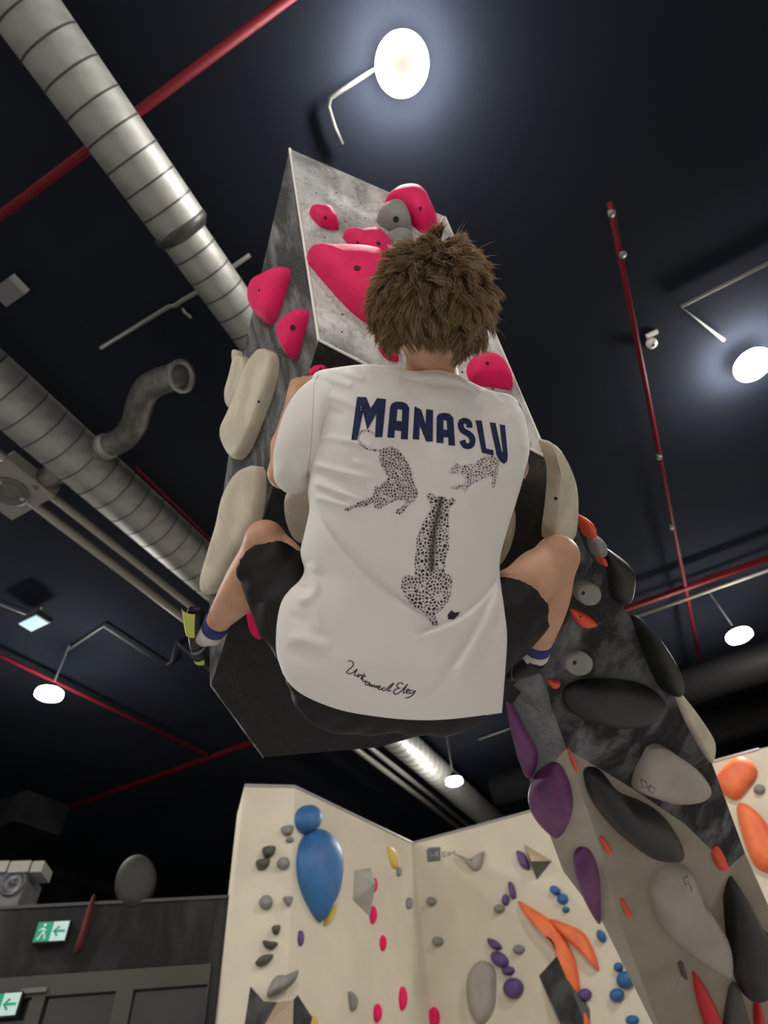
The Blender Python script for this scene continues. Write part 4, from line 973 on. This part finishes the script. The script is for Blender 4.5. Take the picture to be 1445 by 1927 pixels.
cat1 = c5([(300, 530), (340, 505), (400, 495), (450, 520), (500, 580), (540, 650), (560, 720), (575, 790), (600, 830), (600, 880), (580, 920), (545, 940), (510, 975), (495, 1000), (460, 1025), (430, 1010), (440, 985), (470, 975), (495, 945), (500, 915), (450, 910), (400, 930), (350, 955), (320, 980), (290, 985), (265, 965), (255, 930), (200, 965), (140, 965), (90, 980), (60, 1000), (35, 990), (40, 970), (85, 965), (130, 935), (190, 910), (250, 885), (265, 850), (270, 810), (285, 800), (300, 815), (330, 780), (360, 760), (370, 730), (340, 680), (310, 630), (300, 580)])
tail1 = thick(c5([(305, 530), (240, 522), (190, 502), (152, 465), (140, 425), (158, 388), (200, 374), (240, 382), (264, 408)]), 4.2)
cat_print([cat1, tail1], 5.2, None, 1.0, None, 2, light=(.60, .57, .56), dark=(.05, .043, .05), mid=(.30, .26, .27), net=.36)
cat2 = c5([(845, 690), (870, 660), (890, 640), (905, 618), (920, 640), (945, 650), (1000, 635), (1050, 635), (1085, 595), (1130, 570), (1180, 570), (1220, 590), (1235, 620), (1225, 680), (1215, 740), (1205, 790), (1190, 820), (1175, 800), (1180, 750), (1170, 720), (1110, 750), (1050, 775), (1010, 800), (990, 830), (970, 855), (960, 830), (900, 830), (850, 825), (850, 810), (900, 800), (960, 795), (975, 760), (960, 730), (930, 710), (890, 710), (860, 715)])
cat_print([cat2], 5.0, None, 1.0, lambda X, Y: np.clip((872 - X) / 40, 0, .7), 5, light=(.66, .63, .61), dark=(.09, .08, .085), mid=(.35, .31, .31), net=.42)
cat3 = c6([(735, 75), (728, 50), (760, 32), (795, 45), (800, 70), (830, 62), (880, 65), (910, 85), (930, 70), (960, 75), (970, 100), (950, 125), (920, 145), (915, 190), (905, 240), (912, 310), (912, 400), (910, 480), (885, 560), (875, 640), (880, 680), (915, 685), (940, 720), (940, 790), (930, 850), (900, 910), (860, 960), (830, 985), (800, 1000), (815, 1040), (835, 1075), (810, 1095), (775, 1085), (750, 1050), (720, 1000), (690, 970), (640, 950), (590, 900), (555, 850), (530, 790), (535, 730), (550, 695), (580, 690), (640, 700), (640, 640), (637, 570), (655, 480), (652, 400), (680, 330), (710, 260), (750, 200), (770, 150), (760, 110)])
tuft = c6([(900, 1010), (930, 970), (960, 990), (1000, 980), (985, 1010), (950, 1045), (905, 1040)])
cat_print([cat3], 6.6, (c6([(850, 80), (830, 180), (800, 300), (785, 420), (775, 560), (775, 640)]), 7), 1.0, None, 3, light=(.62, .59, .575), dark=(.03, .026, .03), mid=(.20, .165, .165), net=.38)
cat_print([tuft], 3.0, None, 1.0, None, 9, light=(.05, .045, .05), net=.1)
# handwriting
SIG = [[(105, 1375), (130, 1375), (150, 1395), (140, 1420), (110, 1445), (95, 1465), (115, 1478), (150, 1465), (182, 1438), (162, 1470), (157, 1490), (178, 1492)], [(192, 1475), (182, 1505), (205, 1486), (216, 1494), (209, 1520), (222, 1512)],
       [(238, 1472), (222, 1525), (236, 1540), (248, 1532)], [(203, 1486), (252, 1500)], [(272, 1545), (252, 1543), (245, 1560), (262, 1568), (279, 1548), (276, 1576)], [(284, 1580), (294, 1562), (300, 1582), (314, 1567), (320, 1588), (334, 1572), (340, 1594)],
       [(345, 1592), (363, 1582), (357, 1572), (345, 1586), (358, 1604), (378, 1596)], [(402, 1592), (384, 1590), (379, 1606), (400, 1610), (455, 1562), (472, 1553), (444, 1588), (420, 1616), (452, 1612)],
       [(548, 1562), (524, 1549), (496, 1568), (508, 1590), (526, 1590), (492, 1600), (470, 1620), (484, 1642), (522, 1624)], [(522, 1624), (572, 1572), (582, 1560), (562, 1590), (546, 1630), (566, 1630)],
       [(566, 1628), (592, 1606), (582, 1600), (570, 1624), (592, 1640)], [(622, 1610), (602, 1610), (597, 1632), (618, 1630), (644, 1610), (626, 1642), (592, 1666), (560, 1672)]]
SIG += [[(178, 1492), (186, 1490)], [(222, 1512), (228, 1512)], [(248, 1532), (254, 1544)], [(276, 1576), (286, 1576)], [(340, 1594), (347, 1590)], [(378, 1596), (384, 1596)]]
m = MB()
for s in SIG:
    p = resample(spline(c6(s), 8), 40); t = np.gradient(p, axis=0); t /= np.linalg.norm(t, axis=1)[:, None] + 1e-9; n = np.stack([-t[:, 1], t[:, 0]], 1)
    wv = .75 + .35 * np.abs(t[:, 1])
    a = [on_shirt(*q, .0013) for q in p + n * wv[:, None]]; b = [on_shirt(*q, .0013) for q in p - n * wv[:, None]]
    if any(q is None for q in a + b): continue
    k = len(a); m.add(a + b, [(i, i + 1, k + i + 1, k + i) for i in range(k - 1)])
m.build('printed_signature', MT['ink'], shirt)

# ---- hair: an undercoat and separate locks
rg = np.random.RandomState(7)
def scalp(th, ph, R=1.0):
    d = HX * (math.cos(th) * math.cos(ph)) * .131 - HY * math.sin(ph) * .141 + HW * (math.sin(th) * math.cos(ph)) * .127
    return HC + d * R
nt_, np_ = 64, 44; V = []; F_ = []
for j in range(np_ + 1):
    ph = math.radians(-50 + 140 * j / np_)
    for i in range(nt_):
        th = 2 * math.pi * i / nt_
        p_ = scalp(th, ph, 1.0 + .05 * math.sin(5 * th + 3 * math.sin(4 * ph)) * math.sin(6 * ph + 2 * math.cos(3 * th)))
        back_ = -math.sin(th)
        lim = math.radians(-50) if back_ > -.2 else math.radians(15)       # open over the face
        if ph < lim: p_ = scalp(th, lim, .8)
        V.append(p_)
for j in range(np_):
    for i in range(nt_): F_.append((j * nt_ + i, j * nt_ + (i + 1) % nt_, (j + 1) * nt_ + (i + 1) % nt_, (j + 1) * nt_ + i))
hair = mesh_obj('hair', V, F_, MT['hair'], person, True)
SV = []; SF = []; TN = []
whorl = scalp(-math.pi / 2 - .35, math.radians(48))
NC = 600; CL = []
for k in range(NC):                                   # clump tips: each lock swirls its own way
    z = rg.uniform(-.85, 1.0); ph = math.asin(z); th = rg.uniform(0, 2 * math.pi); r_ = scalp(th, ph, 1.0); n_ = _n(r_ - HC)
    cd_ = r_ - whorl; cd_ = cd_ - n_ * np.dot(cd_, n_); cd_ = _n(cd_ + 1e-5) * .7 + HY * .5; sd_ = np.cross(n_, _n(cd_))
    cd_ = _n(cd_ + sd_ * rg.normal(0, .9) + rg.normal(0, 2.2, 3) * math.exp(-np.linalg.norm(r_ - whorl) / .045)); cd_ = _n(cd_ - n_ * np.dot(cd_, n_))
    lf = np.clip(rg.normal(.42, .22), .08, .9) * (.45 if ph < -.5 else 1.); L = rg.uniform(.026, .044) * (1.2 if ph > .35 else .85 if ph < -.4 else 1.)
    CL.append((r_, r_ + cd_ * L + n_ * L * lf, cd_, n_, L, lf, rg.normal(0, .5)))
CR = np.array([c[0] for c in CL])
for k in range(22000):
    z = rg.uniform(-.86, 1.0); ph = math.asin(z); th = rg.uniform(0, 2 * math.pi)
    bk_ = -math.sin(th)
    if bk_ < -.15 and ph < math.radians(22): continue
    if ph < math.radians(-50): continue
    root_ = scalp(th, ph, .985); nrm_ = _n(root_ - HC)
    ci = int(np.argmin(((CR - root_) ** 2).sum(1))); r_, tip, cd_, n_, L, lf, tone_ = CL[ci]
    own = root_ + cd_ * L + nrm_ * L * lf; tip_ = own + (tip - own) * rg.uniform(.25, .8) + rg.normal(0, .0045, 3)
    if rg.rand() < .02: tip_ = tip_ + nrm_ * rg.uniform(.008, .028) + rg.normal(0, .006, 3)
    mid_ = root_ + (tip_ - root_) * .45 + nrm_ * L * (.20 + .25 * lf) + rg.normal(0, .002, 3)
    pts = [(1 - t) ** 2 * root_ + 2 * t * (1 - t) * mid_ + t * t * tip_ for t in np.linspace(0, 1, 6)]
    d_ = _n(tip_ - root_); w_ = (.0009 + .0007 * rg.rand()); sd = _n(np.cross(d_, nrm_) + rg.normal(0, .3, 3)); base_ = len(SV); up_ = np.cross(sd, d_)
    tone = .28 + .16 * tone_ + .10 * rg.normal() + .10 * ph  # paler towards the crown: lamplight from above put into the lock tone
    for s_, q in enumerate(pts):
        ww = w_ * (1 - (s_ / 5.3) ** 1.5)
        SV += [q + sd * ww, q - sd * ww * .5 + up_ * ww * .8, q - sd * ww * .5 - up_ * ww * .8]
        TN += [float(np.clip(tone + .07 * s_, 0, 1))] * 3
    for s_ in range(5):
        for e in range(3): SF.append((base_ + s_ * 3 + e, base_ + s_ * 3 + (e + 1) % 3, base_ + s_ * 3 + 3 + (e + 1) % 3, base_ + s_ * 3 + 3 + e))
o = fast_mesh('hair_locks', np.array(SV), np.array(SF), MT['strands'], hair, sm=0)
at = o.data.attributes.new('tone', 'FLOAT', 'POINT'); at.data.foreach_set('value', np.array(TN, np.float32))
tag(o, kind='stuff')
# ------------------------------------------------------------------ holds on the white walls
def tree_of(objs):
    V = []; F_ = []
    for o in objs:
        b = len(V); V += [tuple(v.co) for v in o.data.vertices]; F_ += [tuple(i + b for i in p.vertices) for p in o.data.polygons]
    return BVHTree.FromPolygons(V, F_)
wt = tree_of([ww_l, ww_b])
def wh(label, c, ol, H=.10, **k): return hold(label, c, ol, H, tree=wt, n_sub=k.pop('n_sub', 4), **k)
wh('round blue hold topping the big blue leaf', 'blue', EL(575, 1543, 21, 27), .16, group='holds on the white walls')
wh('big blue leaf-shaped hold on the white wall', 'blue', [(557, 1625), (565, 1582), (586, 1562), (607, 1566), (628, 1596), (633, 1642), (625, 1688), (608, 1722), (599, 1735), (578, 1704), (562, 1665)], .22, group='holds on the white walls')
for lab, c, ol, H in (
    ('dark grey wedge hold, upper of two left of the blue leaf', 'dark', [(494, 1597), (518, 1595), (513, 1611), (498, 1615)], .10),
    ('dark grey hold just under the dark wedge', 'dark', [(482, 1621), (507, 1618), (502, 1634), (486, 1637)], .10),
    ('grey ball hold left of the blue leaf', 'grey', EL(533, 1626, 12, 11), .10),
    ('grey hold beside the round blue hold', 'grey', [(529, 1558), (552, 1556), (547, 1571), (534, 1572)], .09),
    ('tiny grey hold just under the one beside the blue ball', 'grey', EL(545, 1581, 8, 5, 8), .06),
    ('grey ball hold near the left edge of the white wall', 'grey', EL(500, 1699, 13, 13), .11),
    ('grey pointed hold left of the blue leaf tip', 'grey', [(532, 1690), (551, 1690), (543, 1707)], .08),
    ('small dark knob high in the chain below the grey ball', 'dark', [(512, 1744), (527, 1743), (523, 1758), (514, 1757)], .08),
    ('dark winged knob in the middle of the chain', 'dark', [(494, 1771), (508, 1773), (523, 1776), (512, 1787), (499, 1783)], .08),
    ('dark slanted knob at the bottom of the chain', 'dark', [(480, 1813), (491, 1800), (514, 1797), (506, 1812), (490, 1819)], .09),
    ('slim violet hold under the blue leaf', 'violet', EL(564, 1766, 4, 15, 8), .05),
    ('yellow hold tucked under the blue leaf', 'yellow', [(608, 1740), (620, 1706), (630, 1706), (620, 1736)], .06),
    ('yellow hold near the corner top', 'yellow', [(728, 1594), (741, 1603), (746, 1632), (736, 1630)], .06),
    ('small grey hold beside the yellow one at the corner', 'grey', EL(749, 1641, 4, 9, 8), .05),
    ('red hold right of the faint grey volume', 'pink', EL(703, 1666, 4, 14, 8), .05),
    ('red hold at the tip of the faint grey volume', 'pink', EL(700, 1722, 5, 17, 8), .06),
    ('dull red hold lower on the left white wall', 'pink', EL(719, 1775, 5, 15, 8), .05),
    ('tall red hold near the corner low down', 'pink', EL(756, 1879, 6, 23, 8), .06),
    ('red hold at the bottom of the left white wall', 'pink', EL(708, 1907, 6, 18, 8), .06),
    ('grey slim hold in the wall corner', 'grey', EL(768, 1700, 5, 11, 8), .06),
    ('grey spike hold low on the left white wall', 'grey', [(655, 1866), (668, 1880), (665, 1901), (658, 1897)], .07),
    ('grey flake hold above the wooden volume', 'grey', [(502, 1875), (516, 1840), (538, 1836), (561, 1826), (554, 1848), (530, 1866)], .13),
    ('yellow hold at the foot of the wooden volume', 'yellow', [(572, 1918), (586, 1912), (592, 1930), (578, 1940)], .08),
    ('upper grey ball hold on the back wall', 'grey', EL(813, 1697, 9, 8), .10),
    ('lower grey ball hold on the back wall', 'grey', EL(825, 1772, 10, 9), .10),
    ('pink hold at the bottom right of the corner', 'pink', EL(817, 1916, 11, 21, 8), .08),
    ('pale zigzag hold high on the back wall', 'white', [(858, 1608), (872, 1618), (890, 1638), (905, 1634), (912, 1604), (902, 1612), (888, 1626)], .10),
    ('big pale swirl hold low on the back wall', 'white', [(880, 1870), (884, 1832), (905, 1808), (930, 1822), (934, 1862), (928, 1904), (905, 1930), (888, 1908)], .16),
    ('violet hold beside the dark pyramid', 'violet', [(972, 1603), (985, 1605), (997, 1626), (995, 1638), (980, 1630)], .09),
    ('violet double hold left of the orange cross', 'violet', [(957, 1662), (966, 1664), (972, 1688), (962, 1690)], .08),
    ('violet small hold touching the orange tip', 'violet', EL(952, 1694, 7, 11, 8), .07),
    ('grey ball hold left of the orange tip', 'grey', EL(940, 1711, 10, 8), .09),
    ('top violet hold of the descending chain', 'violet', [(918, 1766), (934, 1770), (946, 1784), (934, 1788), (922, 1780)], .08),
    ('second violet hold of the descending chain', 'violet', EL(941, 1806, 19, 13, 10, .7), .10),
    ('third violet hold of the descending chain', 'violet', EL(957, 1827, 12, 9), .08),
    ('lowest and largest violet hold of the chain', 'violet', EL(967, 1860, 19, 20), .13),
    ('grey ball hold right of the violet chain', 'grey', EL(977, 1787, 11, 9), .08),
    ('upper blue hold of the trio by the pale foot', 'blue', EL(1045, 1676, 11, 8, 10, .6), .08),
    ('middle blue hold of the trio by the pale foot', 'blue', EL(1059, 1692, 11, 10, 10, .6), .08),
    ('lower blue hold of the trio by the pale foot', 'blue', EL(1065, 1712, 7, 6), .05),
    ('blue hold peeking out from the pale foot edge', 'blue', EL(1132, 1762, 8, 13, 8, -.5), .08),
    ('small blue hold above the largest blue pair', 'blue', EL(1164, 1820, 9, 9), .08),
    ('largest blue ball hold right of the orange cross', 'blue', EL(1178, 1844, 18, 17), .12),
    ('blue ball hold below the largest blue one', 'blue', EL(1161, 1873, 14, 13), .10),
    ('grey-blue hold crossed by the pink tail', 'violet', EL(1101, 1872, 13, 12), .09),
    ('blue hold at the bottom edge', 'blue', EL(1190, 1920, 13, 10), .08),
    ('long orange arm of the cross on the back wall', 'peach', [(975, 1697), (1000, 1708), (1038, 1734), (1070, 1778), (1088, 1828), (1092, 1880), (1082, 1872), (1063, 1800), (1032, 1762), (1000, 1735)], .12),
    ('short orange arm of the cross on the back wall', 'peach', [(1034, 1731), (1065, 1738), (1100, 1757), (1122, 1800), (1126, 1828), (1096, 1796), (1064, 1766)], .12),
    ('pink tail hold below the orange cross', 'peach', [(1088, 1884), (1096, 1886), (1112, 1930), (1108, 1942), (1098, 1930)], .07),
    ('rounded orange hold at the right edge, the upper', 'peach', [(1344, 1472), (1364, 1442), (1390, 1425), (1414, 1434), (1426, 1456), (1412, 1480), (1386, 1506), (1360, 1494)], .16),
    ('grey button hold between the two orange ones at right', 'grey', EL(1429, 1486, 11, 9), .09),
    ('tall orange hold at the right edge, the lower', 'peach', [(1386, 1520), (1406, 1515), (1440, 1546), (1462, 1600), (1458, 1642), (1422, 1632), (1400, 1582)], .16)):
    wh(lab, c, ol, H, group='holds on the white walls')
def volume(label, faces, name='wall_volume'):
    """a faceted plywood volume; faces: (material, [(px, py, out)])"""
    p0, n0 = face_plane(faces[0][2][0], faces[0][2][1], wt)
    cen = PP(faces[0][2][0], faces[0][2][1], p0, n0); root = empty(name, tuple(cen)); tag(root, label, 'climbing volume')
    for mt, pts, _ in faces:
        mesh_obj('volume_face', [PP(x, y, p0, n0) + n0 * o for x, y, o in pts], [tuple(range(len(pts)))], mt, root)
    return root
vg = mat('volume_grey', (.14, .138, .13), .8, col2=(.09, .09, .085), scale=4); vgl = mat('volume_light', (.30, .285, .25), .8, col2=(.36, .34, .30), scale=3)
vk = mat('volume_black', (.022, .022, .024), .7, col2=(.06, .06, .06), scale=5)
volume('dark plywood volume with wooden face at the wall foot', [(vk, [(458, 1940, 0), (471, 1856, 0), (494, 1888, .1), (517, 1893, .2), (490, 1940, .2)], (490, 1900)), (HM['wood'], [(490, 1940, .2), (517, 1893, .2), (549, 1886, .12), (547, 1945, .12)], 0), (vk, [(549, 1886, .12), (560, 1872, 0), (588, 1915, 0), (578, 1948, 0), (547, 1945, .12)], 0)])
volume('faint grey faceted volume on the left white wall', [(vgl, [(666, 1638, 0), (697, 1633, 0), (685, 1668, .18)], (682, 1668)), (vgl, [(697, 1633, 0), (696, 1726, 0), (685, 1668, .18)], 0), (vgl, [(696, 1726, 0), (664, 1694, 0), (685, 1668, .18)], 0), (vgl, [(664, 1694, 0), (666, 1638, 0), (685, 1668, .18)], 0)])
volume('dark pyramid volume with one orange face', [(vk, [(986, 1588, 0), (1008, 1628, .22), (1010, 1656, 0)], (1010, 1622)), (HM['wood'], [(986, 1588, 0), (1039, 1620, 0), (1008, 1628, .22)], 0), (vg, [(1039, 1620, 0), (1010, 1656, 0), (1008, 1628, .22)], 0)])
volume('dark wedge volume under the orange cross', [(vk, [(1014, 1836, 0), (1052, 1796, .02), (1088, 1880, .16), (1070, 1950, .16)], (1055, 1870)), (vg, [(1052, 1796, .02), (1110, 1900, 0), (1112, 1955, 0), (1088, 1880, .16)], 0), (vk, [(1088, 1880, .16), (1112, 1955, 0), (1070, 1950, .16)], 0)])
# painted logo on the back wall: square badge and letters
def wallmark(strokes, w, mt, name, parent):
    m = MB()
    for s in strokes:
        pts = []
        for x, y in s:
            p, n = face_plane(x, y, wt); pts.append(p + n * .004)
        m.tube(pts, w, 5)
    return m.build(name, mt, parent)
lp, ln = face_plane(816, 1608, wt); badge = empty('wall_logo', tuple(lp)); tag(badge, 'faded square logo with lettering high on the back wall', 'logo')
inkb = mat('logo_ink', (.17, .17, .22), .8); inkg = mat('logo_grey', (.33, .31, .28), .8)
wallmark([[(807, 1600), (826, 1598), (827, 1616), (808, 1618), (807, 1600)]], .035, inkb, 'badge_frame', badge)
wallmark([[(820, 1605), (813, 1606), (814, 1612), (821, 1611)]], .02, inkb, 'badge_letter', badge)
wallmark([[(838, 1603), (833, 1605), (834, 1611), (839, 1610)]], .012, inkg, 'letter', badge)
wallmark([[(843, 1603), (843.5, 1610)]], .012, inkg, 'letter', badge)
wallmark([[(847, 1610), (847, 1603), (851, 1606), (855, 1602), (856, 1609)]], .012, inkg, 'letter', badge)

# ------------------------------------------------------------------ things on the black wall at lower left
def sign(px, py, w, h, label, z_out=.12):
    s, z = bs(px, py); root = empty('exit_sign', tuple(bw(s, z, z_out))); tag(root, label, 'exit sign')
    def bxp(name, a, b, c, d, o0, o1, mt):
        m = MB(); bbox(m, s + a, s + b, z + c, z + d, o0, o1); return m.build(name, mt, root)
    g = bpy.data.materials.get('exit_green') or mat('exit_green', (.0, .2, .1), .5, emit=(.02, .50, .28), strength=.11)
    wv = bpy.data.materials.get('exit_white') or mat('exit_white', (.5, .6, .6), .5, emit=(.50, .95, .85), strength=.085)
    bxp('sign_case', -w / 2, w / 2, -h / 2, h / 2, .02, z_out, MT['lamp_body'])
    bxp('green_panel', -w / 2 + .01, 0, -h / 2 + .01, h / 2 - .01, z_out, z_out + .006, g)
    bxp('white_panel', 0, w / 2 - .01, -h / 2 + .01, h / 2 - .01, z_out, z_out + .006, wv)
    q = lambda a, c: bw(s + a, z + c, z_out + .010)
    u = w / 2; m = MB()
    m.tube([q(-u * .55, h * .18), q(-u * .48, h * .0), q(-u * .62, -h * .22), q(-u * .72, -h * .36)], h * .045, 6)
    m.tube([q(-u * .48, 0), q(-u * .36, -h * .15), q(-u * .30, -h * .36)], h * .045, 6); m.tube([q(-u * .76, h * .06), q(-u * .55, h * .15), q(-u * .32, h * .05)], h * .04, 6)
    m.lathe(q(-u * .50, h * .31), [(0, .003), (h * .075, .002), (h * .08, -.004)], 10, bnor); m.build('running_figure', wv, root)
    m = MB().tube([q(u * .15, 0), q(u * .8, 0)], h * .05, 6).tube([q(u * .4, h * .22), q(u * .15, 0), q(u * .4, -h * .22)], h * .05, 6); m.build('arrow', g, root)
sign(102, 1758, .33, .19, 'green lit exit sign on the black wall, the upper one')
sign(8, 1894, .33, .19, 'green lit exit sign at the left edge by the doors', .1)
p, n = BA + bnor * .02, bnor
hold('narrow dark red fin standing on the black wall', 'red', [(178, 1683), (177, 1704), (168, 1742), (156, 1778), (138, 1798), (150, 1764), (166, 1712)], .10, plane=(p, n), name='wall_volume', cat='climbing volume', mt=mat('fin_red', (.10, .014, .014), .7))
p2 = BA - bnor * .12
o = hold('dim round drum rising behind the black wall', 'dark', EL(256, 1664, 37, 52, 14, .28), .14, plane=(p2, n), name='round_drum', cat='drum', flat=1, mt=mat('drum_grey', (.012, .011, .010), .6, col2=(.022, .02, .018), scale=3))
s0, z0 = bs(-30, 1700); s1, z1 = bs(62, 1622)
root = empty('rooftop_unit', tuple(bw(s1 - .5, BT + .03, -.3))); tag(root, 'grey machine with fan and white boxes atop the black wall at left', 'machine')
m = MB(); bbox(m, s0 - .6, s1 - .05, BT + .03, z1 - .06, -.75, -.12); m.build('machine_body', mat('machine_grey', (.10, .10, .098), .6, col2=(.14, .14, .135), scale=4), root)
for a, b in ((18, 48), (60, 74), (-14, 6)):
    sa, za = bs(a, 1616); sb_, zb = bs(b, 1636); m = MB(); bbox(m, sa, sb_, zb, za, -.5, -.08); m.build('white_box', mat('machine_white', (.30, .29, .26), .6), root)
sc0, zc0 = bs(20, 1655); c = bw(sc0, zc0, -.11)
MB().lathe(c, [(.13, 0), (.135, .015), (.115, .02), (.105, .0), (.03, .0), (.025, .02), (0, .022)], 24, bnor).build('fan_ring', mat('machine_fan', (.09, .09, .1), .4, .4), root, True)
